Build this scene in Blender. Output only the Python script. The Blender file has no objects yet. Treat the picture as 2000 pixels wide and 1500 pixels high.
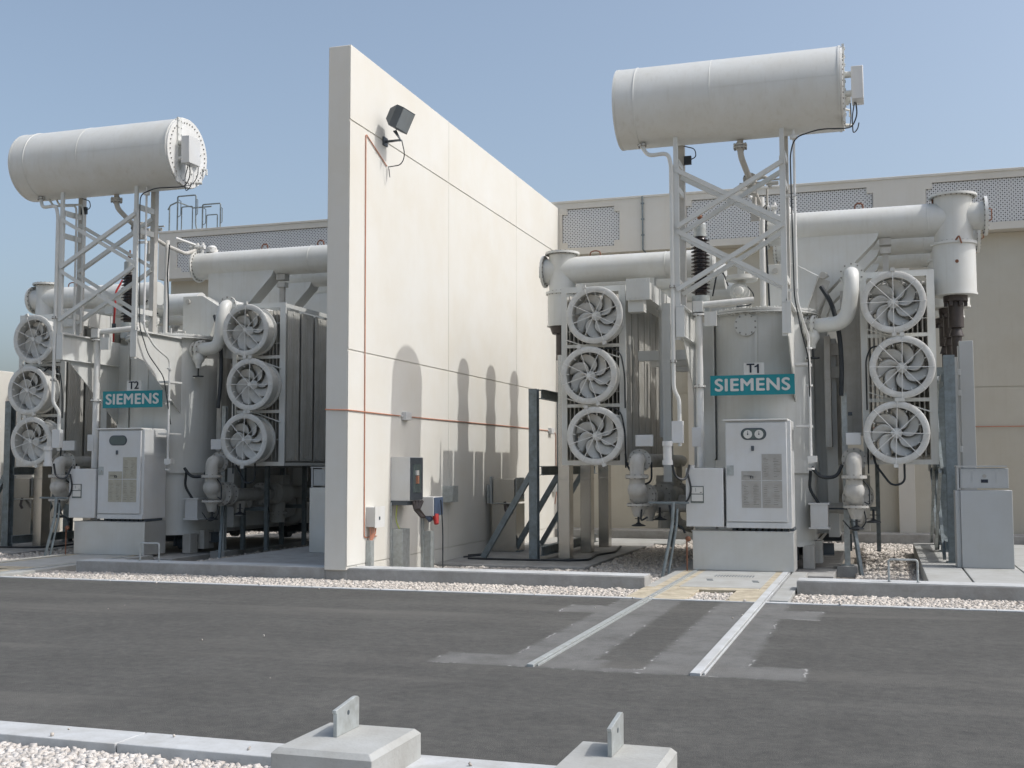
import bpy, math, random
import numpy as np
from mathutils import Vector, Matrix
random.seed(7); np.random.seed(7)
S = bpy.context.scene
COL = S.collection
PI = math.pi

# ------------------------------------------------------------------ camera
cd = bpy.data.cameras.new('camera'); cam = bpy.data.objects.new('camera', cd); COL.objects.link(cam)
PSI, PIT, ROL = .311218, .0708196, -.00215618
f0 = Vector((-math.sin(PSI)*math.cos(PIT), math.cos(PSI)*math.cos(PIT), math.sin(PIT)))
r0 = Vector((math.cos(PSI), math.sin(PSI), 0)); u0 = r0.cross(f0)
r = r0*math.cos(ROL)+u0*math.sin(ROL); u = -r0*math.sin(ROL)+u0*math.cos(ROL)
mw = Matrix((( r.x, u.x, -f0.x, 0), (r.y, u.y, -f0.y, 0), (r.z, u.z, -f0.z, 1.7), (0, 0, 0, 1)))
cam.matrix_world = mw
cd.sensor_width = 36; cd.lens = 36*2238.46/2000
cd.clip_start = .1; cd.clip_end = 2000
S.camera = cam

# ------------------------------------------------------------------ sky, sun, exposure
W = bpy.data.worlds.new('World'); S.world = W; W.use_nodes = True
nt = W.node_tree; bg = nt.nodes['Background']
sky = nt.nodes.new('ShaderNodeTexSky'); sky.sky_type = 'NISHITA'; sky.sun_disc = False
SUN = Vector((1, .075, 1.213)).normalized()
sky.sun_elevation = math.asin(SUN.z); sky.sun_rotation = math.atan2(SUN.x, SUN.y)
sky.air_density = 1.0; sky.dust_density = 4.5; sky.ozone_density = 3.0; sky.altitude = 0
hs = nt.nodes.new('ShaderNodeHueSaturation'); hs.inputs['Saturation'].default_value = .80; hs.inputs['Value'].default_value = 1.0; hs.inputs['Hue'].default_value = .492
nt.links.new(sky.outputs[0], hs.inputs['Color']); nt.links.new(hs.outputs[0], bg.inputs[0]); bg.inputs[1].default_value = .15
sd = bpy.data.lights.new('sun', 'SUN'); sd.energy = 2.0; sd.angle = math.radians(.5); sd.color = (1, .98, .955)
so = bpy.data.objects.new('sun', sd); COL.objects.link(so)
so.rotation_euler = SUN.to_track_quat('Z', 'Y').to_euler(); so.location = (20, 0, 30)
S.view_settings.view_transform = 'Standard'; S.view_settings.look = 'None'
S.view_settings.gamma = 1; S.view_settings.exposure = 0.3

# ------------------------------------------------------------------ materials
def nmat(name, col, rough=.6, metal=0, var=.12, scale=3, bump=0, bscale=40, dirt=0, spec=.4, streak=0, tint=None):
    m = bpy.data.materials.new(name); m.use_nodes = True
    t = m.node_tree; b = t.nodes['Principled BSDF']; N = t.nodes.new; L = t.links.new
    b.inputs['Roughness'].default_value = rough; b.inputs['Metallic'].default_value = metal
    b.inputs['Specular IOR Level'].default_value = spec
    tc = N('ShaderNodeNewGeometry')
    n = N('ShaderNodeTexNoise'); n.inputs['Scale'].default_value = scale; n.inputs['Detail'].default_value = 8; n.inputs['Roughness'].default_value = .65
    L(tc.outputs['Position'], n.inputs['Vector'])
    r = N('ShaderNodeValToRGB'); r.color_ramp.elements[0].position = .3; r.color_ramp.elements[1].position = .7
    c2 = tint or (1, .97, .92)
    r.color_ramp.elements[0].color = tuple(c*(1-var)*k for c, k in zip(col, c2))+(1,)
    r.color_ramp.elements[1].color = tuple(min(1, c*(1+var*.5)) for c in col)+(1,)
    L(n.outputs['Fac'], r.inputs['Fac']); out = r.outputs['Color']
    if streak:
        mp = N('ShaderNodeMapping'); mp.inputs['Scale'].default_value = (7, 7, .35)
        L(tc.outputs['Position'], mp.inputs['Vector'])
        n2 = N('ShaderNodeTexNoise'); n2.inputs['Scale'].default_value = 2.2; n2.inputs['Detail'].default_value = 6
        L(mp.outputs[0], n2.inputs['Vector'])
        r2 = N('ShaderNodeValToRGB'); r2.color_ramp.elements[0].position = .52; r2.color_ramp.elements[1].position = .78
        r2.color_ramp.elements[0].color = (0, 0, 0, 1); r2.color_ramp.elements[1].color = (streak,)*3+(1,)
        L(n2.outputs['Fac'], r2.inputs['Fac'])
        mx = N('ShaderNodeMix'); mx.data_type = 'RGBA'
        L(r2.outputs[0], mx.inputs[0]); L(out, mx.inputs[6]); mx.inputs[7].default_value = (col[0]*.62, col[1]*.56, col[2]*.45, 1)
        out = mx.outputs[2]
    if dirt:
        n3 = N('ShaderNodeTexNoise'); n3.inputs['Scale'].default_value = 55; n3.inputs['Detail'].default_value = 3
        L(tc.outputs['Position'], n3.inputs['Vector'])
        r3 = N('ShaderNodeValToRGB'); r3.color_ramp.elements[0].position = .62; r3.color_ramp.elements[1].position = .8
        r3.color_ramp.elements[0].color = (0, 0, 0, 1); r3.color_ramp.elements[1].color = (dirt,)*3+(1,)
        L(n3.outputs['Fac'], r3.inputs['Fac'])
        mx = N('ShaderNodeMix'); mx.data_type = 'RGBA'
        L(r3.outputs[0], mx.inputs[0]); L(out, mx.inputs[6]); mx.inputs[7].default_value = (col[0]*.55, col[1]*.52, col[2]*.46, 1)
        out = mx.outputs[2]
    L(out, b.inputs['Base Color'])
    if bump:
        n4 = N('ShaderNodeTexNoise'); n4.inputs['Scale'].default_value = bscale; n4.inputs['Detail'].default_value = 5
        L(tc.outputs['Position'], n4.inputs['Vector'])
        bp = N('ShaderNodeBump'); bp.inputs['Strength'].default_value = bump; bp.inputs['Distance'].default_value = .02
        L(n4.outputs['Fac'], bp.inputs['Height']); L(bp.outputs[0], b.inputs['Normal'])
    return m

PAINT = nmat('painted_steel', (.60, .615, .60), .42, var=.06, scale=1.6, streak=.2, dirt=.1, spec=.45)
PAINTD = nmat('painted_steel_dusty', (.48, .475, .45), .6, var=.14, scale=4, streak=.5, dirt=.4)
FANM = nmat('fan_galvanised_paint', (.58, .585, .565), .5, var=.14, scale=6, dirt=.5)
FINM = nmat('radiator_fin_paint', (.47, .47, .445), .6, var=.14, scale=3, streak=.6)
CABM = nmat('cabinet_paint', (.58, .595, .60), .35, var=.04, scale=2.5, streak=.08, spec=.5)
BOLT = nmat('bolt_metal', (.24, .235, .22), .55, var=.3, scale=20)
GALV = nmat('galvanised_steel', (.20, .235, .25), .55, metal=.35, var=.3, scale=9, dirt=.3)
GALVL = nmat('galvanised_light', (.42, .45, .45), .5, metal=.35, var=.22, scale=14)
STAIN = nmat('stainless_sheet', (.62, .605, .57), .27, metal=.95, var=.08, scale=1.5)
ALU = nmat('brushed_plinth_sheet', (.60, .61, .60), .38, metal=.5, var=.07, scale=1.4, streak=.08)
PEDM = nmat('pedestal_sheet', (.415, .43, .435), .45, metal=.2, var=.05, scale=1.4, streak=.06)
WALLM = nmat('cream_wall_paint', (.64, .635, .595), .85, var=.03, scale=.9, bump=.06, bscale=60, streak=.035)
BUILDM = nmat('building_render', (.62, .60, .55), .9, var=.05, scale=.7, bump=.08, bscale=50, streak=.08)
BUILDL = nmat('building_lower_render', (.52, .495, .425), .9, var=.07, scale=.6, bump=.08, bscale=50, streak=.1)
CONC = nmat('concrete', (.335, .335, .325), .85, var=.22, scale=3.5, bump=.25, bscale=30, dirt=.5)
CONCL = nmat('concrete_light', (.37, .38, .37), .85, var=.16, scale=2.5, bump=.15, bscale=35, dirt=.4)
CONCS = nmat('concrete_sandy', (.46, .41, .31), .9, var=.4, scale=5, bump=.2, bscale=30, dirt=.4, tint=(1.0, .98, .95))
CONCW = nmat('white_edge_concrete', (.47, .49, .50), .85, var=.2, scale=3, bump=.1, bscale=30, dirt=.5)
BLACK = nmat('black_cable', (.025, .03, .035), .5, var=.2, scale=10)
PORC = nmat('dark_porcelain', (.03, .022, .022), .2, var=.2, scale=10, spec=.6)
DARKI = nmat('dark_termination', (.055, .046, .043), .45, var=.2, scale=12)
STONE = nmat('limestone_chips', (.60, .58, .55), .9, var=.32, scale=14, bump=.2, bscale=60, tint=(1, .94, .88))
STONEW = nmat('white_limestone_chips', (.58, .545, .495), .9, var=.5, scale=13, tint=(1, .93, .87))
GBASE = nmat('gravel_bed', (.36, .325, .28), .95, var=.5, scale=26, bump=.8, bscale=45)
SAND = nmat('desert_sand', (.50, .43, .33), .95, var=.2, scale=.4)
TEAL = nmat('teal_sign', (.012, .235, .275), .4, var=.06, scale=3)
LETTER = nmat('pale_lettering', (.62, .63, .62), .5, var=.04)
INK = nmat('black_lettering', (.02, .025, .04), .5, var=.04)
PLATE = nmat('nameplate', (.40, .385, .32), .5, var=.1, scale=9, dirt=.4)
PLATEG = nmat('nameplate_grey', (.36, .355, .335), .5, var=.1, scale=9)
INKG = nmat('grey_print', (.19, .185, .17), .6, var=.1)
ORANGE = nmat('orange_conduit', (.50, .23, .15), .55, var=.15, scale=6)
RED = nmat('red_paint', (.42, .035, .03), .5, var=.15)
BLUE = nmat('blue_panel', (.07, .10, .16), .5, var=.15)
DGREY = nmat('dark_grey_plastic', (.07, .085, .10), .5, var=.15)
GLASS = nmat('dark_gauge_glass', (.10, .13, .13), .12, var=.1, spec=.8)
DIAL = nmat('dial_white', (.6, .6, .58), .5, var=.03)
RUST = nmat('rusty_steel', (.22, .10, .06), .8, var=.4, scale=15)
LAMPGL = nmat('lamp_glass', (.22, .25, .27), .15, var=.1, spec=.7)
WHITEP = nmat('white_steel', (.66, .67, .66), .4, var=.07, scale=3, streak=.25)

def asphalt():
    m = nmat('asphalt', (.088, .0875, .082), .9, var=.2, scale=1.1, bump=.5, bscale=130, dirt=.0, tint=(1, 1, 1))
    t = m.node_tree; N = t.nodes.new; L = t.links.new; b = t.nodes['Principled BSDF']
    src = b.inputs['Base Color'].links[0].from_socket
    g = N('ShaderNodeNewGeometry')
    n = N('ShaderNodeTexNoise'); n.inputs['Scale'].default_value = 9; n.inputs['Detail'].default_value = 10; n.inputs['Roughness'].default_value = .88; n.inputs['Lacunarity'].default_value = 2.3
    L(g.outputs['Position'], n.inputs['Vector'])
    r = N('ShaderNodeValToRGB'); r.color_ramp.elements[0].position = .36; r.color_ramp.elements[1].position = .66
    r.color_ramp.elements[0].color = (.62, .63, .64, 1); r.color_ramp.elements[1].color = (1.34, 1.32, 1.28, 1)
    L(n.outputs['Fac'], r.inputs['Fac'])
    mx = N('ShaderNodeMix'); mx.data_type = 'RGBA'; mx.blend_type = 'MULTIPLY'; mx.inputs[0].default_value = 1
    L(src, mx.inputs[6]); L(r.outputs[0], mx.inputs[7])
    # dusty tyre sweeps, long and soft
    mp = N('ShaderNodeMapping'); mp.inputs['Rotation'].default_value = (0, 0, -.62); mp.inputs['Scale'].default_value = (.12, .8, 1)
    L(g.outputs['Position'], mp.inputs['Vector'])
    n2 = N('ShaderNodeTexNoise'); n2.inputs['Scale'].default_value = 1.5; n2.inputs['Detail'].default_value = 3; n2.inputs['Distortion'].default_value = .5
    L(mp.outputs[0], n2.inputs['Vector'])
    r2 = N('ShaderNodeValToRGB'); r2.color_ramp.elements[0].position = .52; r2.color_ramp.elements[1].position = .75
    r2.color_ramp.elements[0].color = (0, 0, 0, 1); r2.color_ramp.elements[1].color = (.7, .7, .7, 1)
    L(n2.outputs['Fac'], r2.inputs['Fac'])
    m2 = N('ShaderNodeMix'); m2.data_type = 'RGBA'; L(r2.outputs[0], m2.inputs[0]); L(mx.outputs[2], m2.inputs[6])
    m2.inputs[7].default_value = (.135, .13, .118, 1)
    # concrete haunches smeared along the rails, with worn uneven edges
    w1 = N('ShaderNodeTexNoise'); w1.inputs['Scale'].default_value = 5; w1.inputs['Detail'].default_value = 7; w1.inputs['Roughness'].default_value = .7
    L(g.outputs['Position'], w1.inputs['Vector'])
    sub = N('ShaderNodeVectorMath'); sub.operation = 'SUBTRACT'; L(w1.outputs['Color'], sub.inputs[0]); sub.inputs[1].default_value = (.5, .5, .5)
    sc = N('ShaderNodeVectorMath'); sc.operation = 'SCALE'; L(sub.outputs[0], sc.inputs[0]); sc.inputs['Scale'].default_value = .16
    ad = N('ShaderNodeVectorMath'); L(g.outputs['Position'], ad.inputs[0]); L(sc.outputs[0], ad.inputs[1])
    sp = N('ShaderNodeSeparateXYZ'); L(ad.outputs[0], sp.inputs[0])
    def M(op, a, c=None):
        n = N('ShaderNodeMath'); n.operation = op
        for i, v in enumerate((a, c)):
            if v is None: continue
            if isinstance(v, (int, float)): n.inputs[i].default_value = v
            else: L(v, n.inputs[i])
        return n.outputs[0]
    def sd(x0, x1, y0, y1):
        dx = M('SUBTRACT', M('ABSOLUTE', M('SUBTRACT', sp.outputs[0], (x0+x1)/2)), (x1-x0)/2)
        dy = M('SUBTRACT', M('ABSOLUTE', M('SUBTRACT', sp.outputs[1], (y0+y1)/2)), (y1-y0)/2)
        return M('MAXIMUM', dx, dy)
    dist = None
    for q in ((-3.2, -2.42, 9.45, 14.6), (-1.95, -1.1, 9.45, 14.6), (-3.8, -2.3, 9.4, 9.95), (-1.75, -.62, 9.4, 9.98), (-3.65, -3.1, 13.05, 13.7), (-1.2, -.68, 13.1, 13.85), (-2.5, -1.7, 9.38, 9.56)):
        d = sd(*q); dist = d if dist is None else M('MINIMUM', dist, d)
    rp = N('ShaderNodeMapRange'); rp.inputs['From Min'].default_value = .03; rp.inputs['From Max'].default_value = -.045
    L(dist, rp.inputs['Value'])
    w2 = N('ShaderNodeTexNoise'); w2.inputs['Scale'].default_value = 2.2; w2.inputs['Detail'].default_value = 9; w2.inputs['Roughness'].default_value = .75
    mpp = N('ShaderNodeMapping'); mpp.inputs['Scale'].default_value = (1.3, 1.0, 1); L(g.outputs['Position'], mpp.inputs['Vector']); L(mpp.outputs[0], w2.inputs['Vector'])
    rr = N('ShaderNodeMapRange'); rr.inputs['From Min'].default_value = .32; rr.inputs['From Max'].default_value = .6; rr.inputs['To Min'].default_value = .22; rr.inputs['To Max'].default_value = .8
    L(w2.outputs['Fac'], rr.inputs['Value'])
    fac = M('MULTIPLY', rp.outputs[0], rr.outputs[0])
    m3 = N('ShaderNodeMix'); m3.data_type = 'RGBA'; L(fac, m3.inputs[0]); L(m2.outputs[2], m3.inputs[6]); m3.inputs[7].default_value = (.178, .18, .174, 1)
    # pale crumbling rim along parts of the edge
    rim = M('MULTIPLY', M('LESS_THAN', M('ABSOLUTE', M('ADD', dist, .01)), .008), M('GREATER_THAN', w2.outputs['Fac'], .55))
    m4 = N('ShaderNodeMix'); m4.data_type = 'RGBA'; L(M('MULTIPLY', rim, .7), m4.inputs[0]); L(m3.outputs[2], m4.inputs[6]); m4.inputs[7].default_value = (.42, .42, .41, 1)
    L(m4.outputs[2], b.inputs['Base Color'])
    return m
ASPH = asphalt()

def grillemat():
    m = bpy.data.materials.new('perforated_screen'); m.use_nodes = True
    t = m.node_tree; b = t.nodes['Principled BSDF']; N = t.nodes.new; L = t.links.new
    g = N('ShaderNodeNewGeometry'); s = N('ShaderNodeSeparateXYZ'); L(g.outputs['Position'], s.inputs[0])
    def M(op, a, bb=None, c=None):
        n = N('ShaderNodeMath'); n.operation = op
        for i, v in enumerate((a, bb, c)):
            if v is None: continue
            if isinstance(v, (int, float)): n.inputs[i].default_value = v
            else: L(v, n.inputs[i])
        return n.outputs[0]
    def dots(px, pz, ox, oz, rad, dia):
        fx = M('SUBTRACT', M('FRACT', M('DIVIDE', M('ADD', s.outputs[0], 100+ox), px)), .5)
        fz = M('SUBTRACT', M('FRACT', M('DIVIDE', M('ADD', s.outputs[2], 100+oz), pz)), .5)
        ax = M('ABSOLUTE', M('MULTIPLY', fx, px)); az = M('ABSOLUTE', M('MULTIPLY', fz, pz))
        d = M('ADD', ax, az) if dia else M('MAXIMUM', ax, az)
        return M('LESS_THAN', d, rad)
    P = .092
    h = M('MAXIMUM', dots(P, P, 0, 0, .0195, True), dots(P, P, P/2, P/2, .0195, True))
    h = M('MAXIMUM', h, M('MAXIMUM', dots(P, P, P/2, 0, .006, False), dots(P, P, 0, P/2, .006, False)))
    mx = N('ShaderNodeMix'); mx.data_type = 'RGBA'; L(h, mx.inputs[0])
    mx.inputs[6].default_value = (.62, .62, .61, 1); mx.inputs[7].default_value = (.06, .06, .06, 1)
    L(mx.outputs[2], b.inputs['Base Color']); b.inputs['Roughness'].default_value = .7
    bp = N('ShaderNodeBump'); bp.inputs['Strength'].default_value = .6; bp.inputs['Distance'].default_value = .03; bp.invert = True
    L(h, bp.inputs['Height']); L(bp.outputs[0], b.inputs['Normal'])
    return m
GRILLE = grillemat()

# ------------------------------------------------------------------ mesh helpers
class CTX: ox = 0.0; org = Vector((0, 0, 0))
def frame_of(d, up=None):
    d = Vector(d).normalized()
    up = Vector(up) if up else (Vector((0, 0, 1)) if abs(d.z) < .95 else Vector((0, 1, 0)))
    a = up.cross(d)
    if a.length < 1e-5: a = Vector((1, 0, 0)).cross(d)
    a.normalize(); b = d.cross(a)
    return a, b, d
KEEP = {'radiator', 'small_print', 'impeller', 'front_guard', 'motor_guard', 'fan', 'wall_panel', 'lid', 'cover_plate', 'spacer', 'side_rail', 'parapet_band', 'downpipe'}
class MB:
    def __init__(s): s.v = []; s.f = []; s.pr = []; s.fm = []; s.cur = 0
    def add(s, v, f):
        o = len(s.v); s.pr.append((o, len(s.f))); s.v += [tuple(p) for p in v]; s.f += [tuple(i+o for i in q) for q in f]; s.fm += [s.cur]*len(f); return s
    def box(s, x0, x1, y0, y1, z0, z1):
        return s.add([(x0,y0,z0),(x1,y0,z0),(x1,y1,z0),(x0,y1,z0),(x0,y0,z1),(x1,y0,z1),(x1,y1,z1),(x0,y1,z1)],
            [(3,2,1,0),(4,5,6,7),(0,1,5,4),(1,2,6,5),(2,3,7,6),(3,0,4,7)])
    def beam(s, p0, p1, w, h, up=None):
        p0 = Vector(p0); p1 = Vector(p1); a, b, d = frame_of(p1-p0, up); V = []
        for p in (p0, p1):
            for sa, sb in ((-1,-1),(1,-1),(1,1),(-1,1)): V.append(p+a*sa*w/2+b*sb*h/2)
        return s.add(V, [(3,2,1,0),(4,5,6,7),(0,1,5,4),(1,2,6,5),(2,3,7,6),(3,0,4,7)])
    def angle(s, p0, p1, w, th=.008, up=None):    # L section
        p0 = Vector(p0); p1 = Vector(p1); a, b, d = frame_of(p1-p0, up)
        s.beam(p0, p1, w, th, up); s.beam(p0+a*(w/2-th/2)+b*w/2, p1+a*(w/2-th/2)+b*w/2, th, w-th*1.2, up); return s
    def hbeam(s, p0, p1, w, h, th=.012, up=None):
        p0 = Vector(p0); p1 = Vector(p1); a, b, d = frame_of(p1-p0, up)
        s.beam(p0+b*(h/2-th/2), p1+b*(h/2-th/2), w, th, up); s.beam(p0-b*(h/2-th/2), p1-b*(h/2-th/2), w, th, up)
        s.beam(p0, p1, th, h-2.2*th, up); return s
    def lathe(s, o, d, prof, n=24, cap=(True, True)):
        o = Vector(o); a, b, d = frame_of(d); V = []; F = []
        for t, r in prof:
            for i in range(n):
                an = 2*PI*i/n; V.append(o+d*t+a*math.cos(an)*r+b*math.sin(an)*r)
        for k in range(len(prof)-1):
            for i in range(n):
                j = (i+1) % n; F.append((k*n+i, k*n+j, (k+1)*n+j, (k+1)*n+i))
        if cap[0]: F.append(tuple(reversed(range(n))))
        if cap[1]: F.append(tuple(range((len(prof)-1)*n, len(prof)*n)))
        return s.add(V, F)
    def cyl(s, p0, p1, r, n=20, r2=None):
        d = Vector(p1)-Vector(p0); return s.lathe(p0, d, [(0, r), (d.length, r if r2 is None else r2)], n)
    def ring(s, o, d, r0, r1, t, n=32):
        return s.lathe(o, d, [(0, r0), (0, r1), (t, r1), (t, r0), (0, r0)], n, (False, False))
    def flange(s, o, d, r, t=.03, nb=12, n=28, bolt=.0145):
        dd = Vector(d).normalized(); o = Vector(o)
        s.lathe(o-dd*t/2, dd, [(0, r), (t, r)], n)
        a, b, _ = frame_of(dd)
        for i in range(nb):
            an = 2*PI*(i+.5)/nb; p = o+(a*math.cos(an)+b*math.sin(an))*r*.87
            s.cur = 1; s.lathe(p-dd*(t/2+.014), dd, [(0, bolt), (t+.028, bolt)], 6); s.cur = 0
        return s
    def tube(s, pts, r, n=12, bend=0, cap=(True, True), seg=5):
        P = [Vector(p) for p in pts]
        if bend:
            Q = [P[0]]
            for i in range(1, len(P)-1):
                a = P[i-1]-P[i]; c = P[i+1]-P[i]; k = min(bend, a.length*.49, c.length*.49)
                A = P[i]+a.normalized()*k; B = P[i]+c.normalized()*k
                for j in range(seg+1):
                    t = j/seg; Q.append(A*(1-t)**2+P[i]*2*t*(1-t)*1.0+B*t**2)
            Q.append(P[-1]); P = Q
        V = []; F = []; a = None
        for i, p in enumerate(P):
            d = (P[min(i+1, len(P)-1)]-P[max(i-1, 0)]).normalized()
            if a is None: a, b, _ = frame_of(d)
            else:
                a = (a-d*a.dot(d)).normalized(); b = d.cross(a)
            for j in range(n):
                an = 2*PI*j/n; V.append(p+a*math.cos(an)*r+b*math.sin(an)*r)
        for k in range(len(P)-1):
            for i in range(n):
                j = (i+1) % n; F.append((k*n+i, k*n+j, (k+1)*n+j, (k+1)*n+i))
        if cap[0]: F.append(tuple(reversed(range(n))))
        if cap[1]: F.append(tuple(range((len(P)-1)*n, len(P)*n)))
        return s.add(V, F)
    def prism(s, poly, axis, c0, c1):      # poly in the other two axes; axis 'x','y','z'
        def P(p, c):
            return (c, p[0], p[1]) if axis == 'x' else (p[0], c, p[1]) if axis == 'y' else (p[0], p[1], c)
        n = len(poly); V = [P(p, c0) for p in poly]+[P(p, c1) for p in poly]
        return s.add(V, [tuple(range(n)), tuple(reversed(range(n, 2*n)))]+[(i, i+n, (i+1) % n+n, (i+1) % n) for i in range(n)])
    def sphere(s, o, r, n=14, m=8, sc=(1, 1, 1)):
        o = Vector(o); V = []; F = []
        for i in range(m+1):
            th = PI*i/m
            for j in range(n):
                ph = 2*PI*j/n; V.append((o.x+r*sc[0]*math.sin(th)*math.cos(ph), o.y+r*sc[1]*math.sin(th)*math.sin(ph), o.z+r*sc[2]*math.cos(th)))
        for i in range(m):
            for j in range(n):
                k = (j+1) % n; F.append((i*n+j, (i+1)*n+j, (i+1)*n+k, i*n+k))
        return s.add(V, F)
    def clusters(s, tol=.02):
        n = len(s.pr); lo = []; hi = []
        for k in range(n):
            V = s.v[s.pr[k][0]:(s.pr[k+1][0] if k+1 < n else len(s.v))]
            lo.append([min(p[i] for p in V)-tol for i in range(3)]); hi.append([max(p[i] for p in V)+tol for i in range(3)])
        par = list(range(n))
        def f(a):
            while par[a] != a: a = par[a]
            return a
        for a in range(n):
            for b in range(a):
                if all(lo[a][i] <= hi[b][i] and lo[b][i] <= hi[a][i] for i in range(3)): par[f(a)] = f(b)
        g = {}
        for a in range(n): g.setdefault(f(a), []).append(a)
        out = []
        for ks in g.values():
            m = MB()
            for k in ks:
                v0, f0_ = s.pr[k]; v1, f1 = s.pr[k+1] if k+1 < n else (len(s.v), len(s.f))
                m.cur = s.fm[f0_]; m.add(s.v[v0:v1], [tuple(i-v0 for i in q) for q in s.f[f0_:f1]])
            out.append(m)
        return sorted(out, key=lambda m: -len(m.v))
    def build(s, name, mat, parent=None, bevel=0, sharp=35, flat=False):
        if parent is not None and name not in KEEP:
            c = s.clusters()
            if len(c) > 1:
                os_ = [m.build_one(name, mat, parent, bevel, sharp, flat) for m in c]
                return os_[0]
        return s.build_one(name, mat, parent, bevel, sharp, flat)
    def build_one(s, name, mat, parent=None, bevel=0, sharp=35, flat=False):
        me = bpy.data.meshes.new(name); off = Vector((CTX.ox, 0, 0))-CTX.org
        me.from_pydata([(a+off.x, b+off.y, c+off.z) for a, b, c in s.v], [], s.f)
        me.materials.append(mat)
        if any(s.fm): me.materials.append(BOLT); me.polygons.foreach_set('material_index', s.fm)
        import bmesh
        bm = bmesh.new(); bm.from_mesh(me); bmesh.ops.recalc_face_normals(bm, faces=bm.faces); bm.to_mesh(me); bm.free()
        if not flat:
            me.polygons.foreach_set('use_smooth', [True]*len(me.polygons)); me.set_sharp_from_angle(angle=math.radians(sharp))
        o = bpy.data.objects.new(name, me); COL.objects.link(o)
        if parent: o.parent = parent
        else: o.location = CTX.org
        if bevel:
            b = o.modifiers.new('bevel', 'BEVEL'); b.width = bevel; b.segments = 2; b.limit_method = 'ANGLE'; b.angle_limit = math.radians(50)
            b.harden_normals = False
        return o
def tag(o, label, cat, group=None):
    o['label'] = label; o['category'] = cat
    if group: o['group'] = group
    return o
def at(x, y, z): CTX.org = Vector((x+CTX.ox, y, z))
def thing(name, label, cat, x, y, z, group=None):
    at(x, y, z)
    o = bpy.data.objects.new(name, None); COL.objects.link(o); o.location = CTX.org; o.empty_display_size = .2
    return tag(o, label, cat, group)
def solo(name, m, label, cat, x, y, z, fill, group=None, bevel=0):
    at(x, y, z); b = MB(); fill(b); return tag(b.build(name, m, bevel=bevel), label, cat, group)
def struct(name, m, fill, kind='structure', bevel=0, flat=False):
    at(0, 0, 0); b = MB(); fill(b); o = b.build(name, m, bevel=bevel, flat=flat); o['kind'] = kind; return o
def ctree(o, parent=None):
    c = o.copy(); COL.objects.link(c); c.parent = parent
    for ch in list(o.children): ctree(ch, c)
    return c
def text(name, body, size, x, y, z, mat, parent, fat=0, cx='CENTER', sx=1, rot=None, depth=.003, spacing=1, bold=0):
    cu = bpy.data.curves.new(name, 'FONT'); cu.body = body; cu.size = size; cu.extrude = depth; cu.offset = fat
    cu.align_x = cx; cu.align_y = 'CENTER'; cu.space_character = spacing
    tmp = bpy.data.objects.new('tmp_text', cu); COL.objects.link(tmp)
    bpy.context.view_layer.update()
    me = bpy.data.meshes.new_from_object(tmp.evaluated_get(bpy.context.evaluated_depsgraph_get()))
    bpy.data.objects.remove(tmp); me.name = name
    R = rot or Matrix.Rotation(PI/2, 4, 'X')
    p = Vector((x+CTX.ox, y, z))-CTX.org
    me.transform(Matrix.Translation(p) @ R @ Matrix.Diagonal((sx, 1, 1, 1)))
    if bold:
        m = MB()
        for k, (dx, dz) in enumerate(((0, 0), (bold, 0), (-bold, 0), (0, bold*.7), (0, -bold*.7))):
            m.add([(v.co.x+dx, v.co.y-k*.0003, v.co.z+dz) for v in me.vertices], [tuple(q.vertices) for q in me.polygons])
        me.clear_geometry(); me.from_pydata(m.v, [], m.f)
    me.materials.clear(); me.materials.append(mat)
    o = bpy.data.objects.new(name, me); COL.objects.link(o); o.parent = parent
    return o

# ================================================================== SETTING
D = -11.93        # the second transformer stands this far to the left
FX0, FX1 = -8.10, -7.72
struct('ground', SAND, lambda b: b.box(-600, 600, -300, 900, -.9, -.35))
struct('road', ASPH, lambda b: b.box(-60, 40, 6.38, 14.5, -.3, 0))
struct('road_edge_strip', CONCW, lambda b: b.box(-60, 40, 14.502, 14.62, -.3, .012), bevel=.005)
def near_edge(b):
    x = -60
    while x < 40:
        b.box(x, x+1.49, 6.07, 6.378, -.3, .006); x += 1.5
struct('kerb', CONCW, near_edge, bevel=.006)
struct('gravel_bed', GBASE, lambda b: (b.box(-60, 40, -3, 6.065, -.3, -.075), b.box(-60, 40, 14.622, 15.84, -.3, -.07)))
struct('bay_gravel_bed', GBASE, lambda b: b.box(-40, 25, 16.31, 28.28, -.301, -.16))
def bund(b):
    for x0, x1 in ((-40, -15.35), (-12.63, FX0-.002), (FX0+.0, FX1-.0), (FX1+.002, -3.17), (-1.12, 25)):
        b.box(x0, x1, 15.87, 16.30, -.3, .15)
struct('bund_kerb', CONC, bund, bevel=.012)
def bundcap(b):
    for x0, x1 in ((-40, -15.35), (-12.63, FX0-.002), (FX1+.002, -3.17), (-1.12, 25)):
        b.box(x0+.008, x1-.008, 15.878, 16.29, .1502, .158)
struct('kerb_pale_top', CONCW, bundcap, bevel=.003)  # thin sheet that makes the kerb top paler than its front
struct('back_kerb', CONC, lambda b: b.box(-40, 25, 27.45, 28.27, -.3, .13), bevel=.015)
for k, ox in enumerate((0, D)):
    CTX.ox = ox
    struct('foundation_slab', CONC, lambda b: (b.box(-3.35, -.75, 18.62, 26.4, -.3, -.03), b.box(-.75, -.42, 19.9, 20.4, -.3, .02)), bevel=.01)
    struct('equipment_pad', CONC, lambda b: b.box(-7.715 if k == 0 else -7.6, -4.9, 19.3, 25.6, -.3, -.05), bevel=.015)
    struct('rear_walkway', CONCL, lambda b: b.box(-7.7, -4.35, 25.7, 27.3, -.3, -.06))
CTX.ox = 0
def rslab(b, x0=.56, xs=(1.13, 1.93, 2.8, 3.7, 4.6)):
    p = x0
    for x in xs:
        b.box(p, x-.012, 16.335, 24.5, -.3, .13); p = x+.012
    b.box(x0, xs[-1], 16.302, 16.33, -.3, .135)
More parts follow.
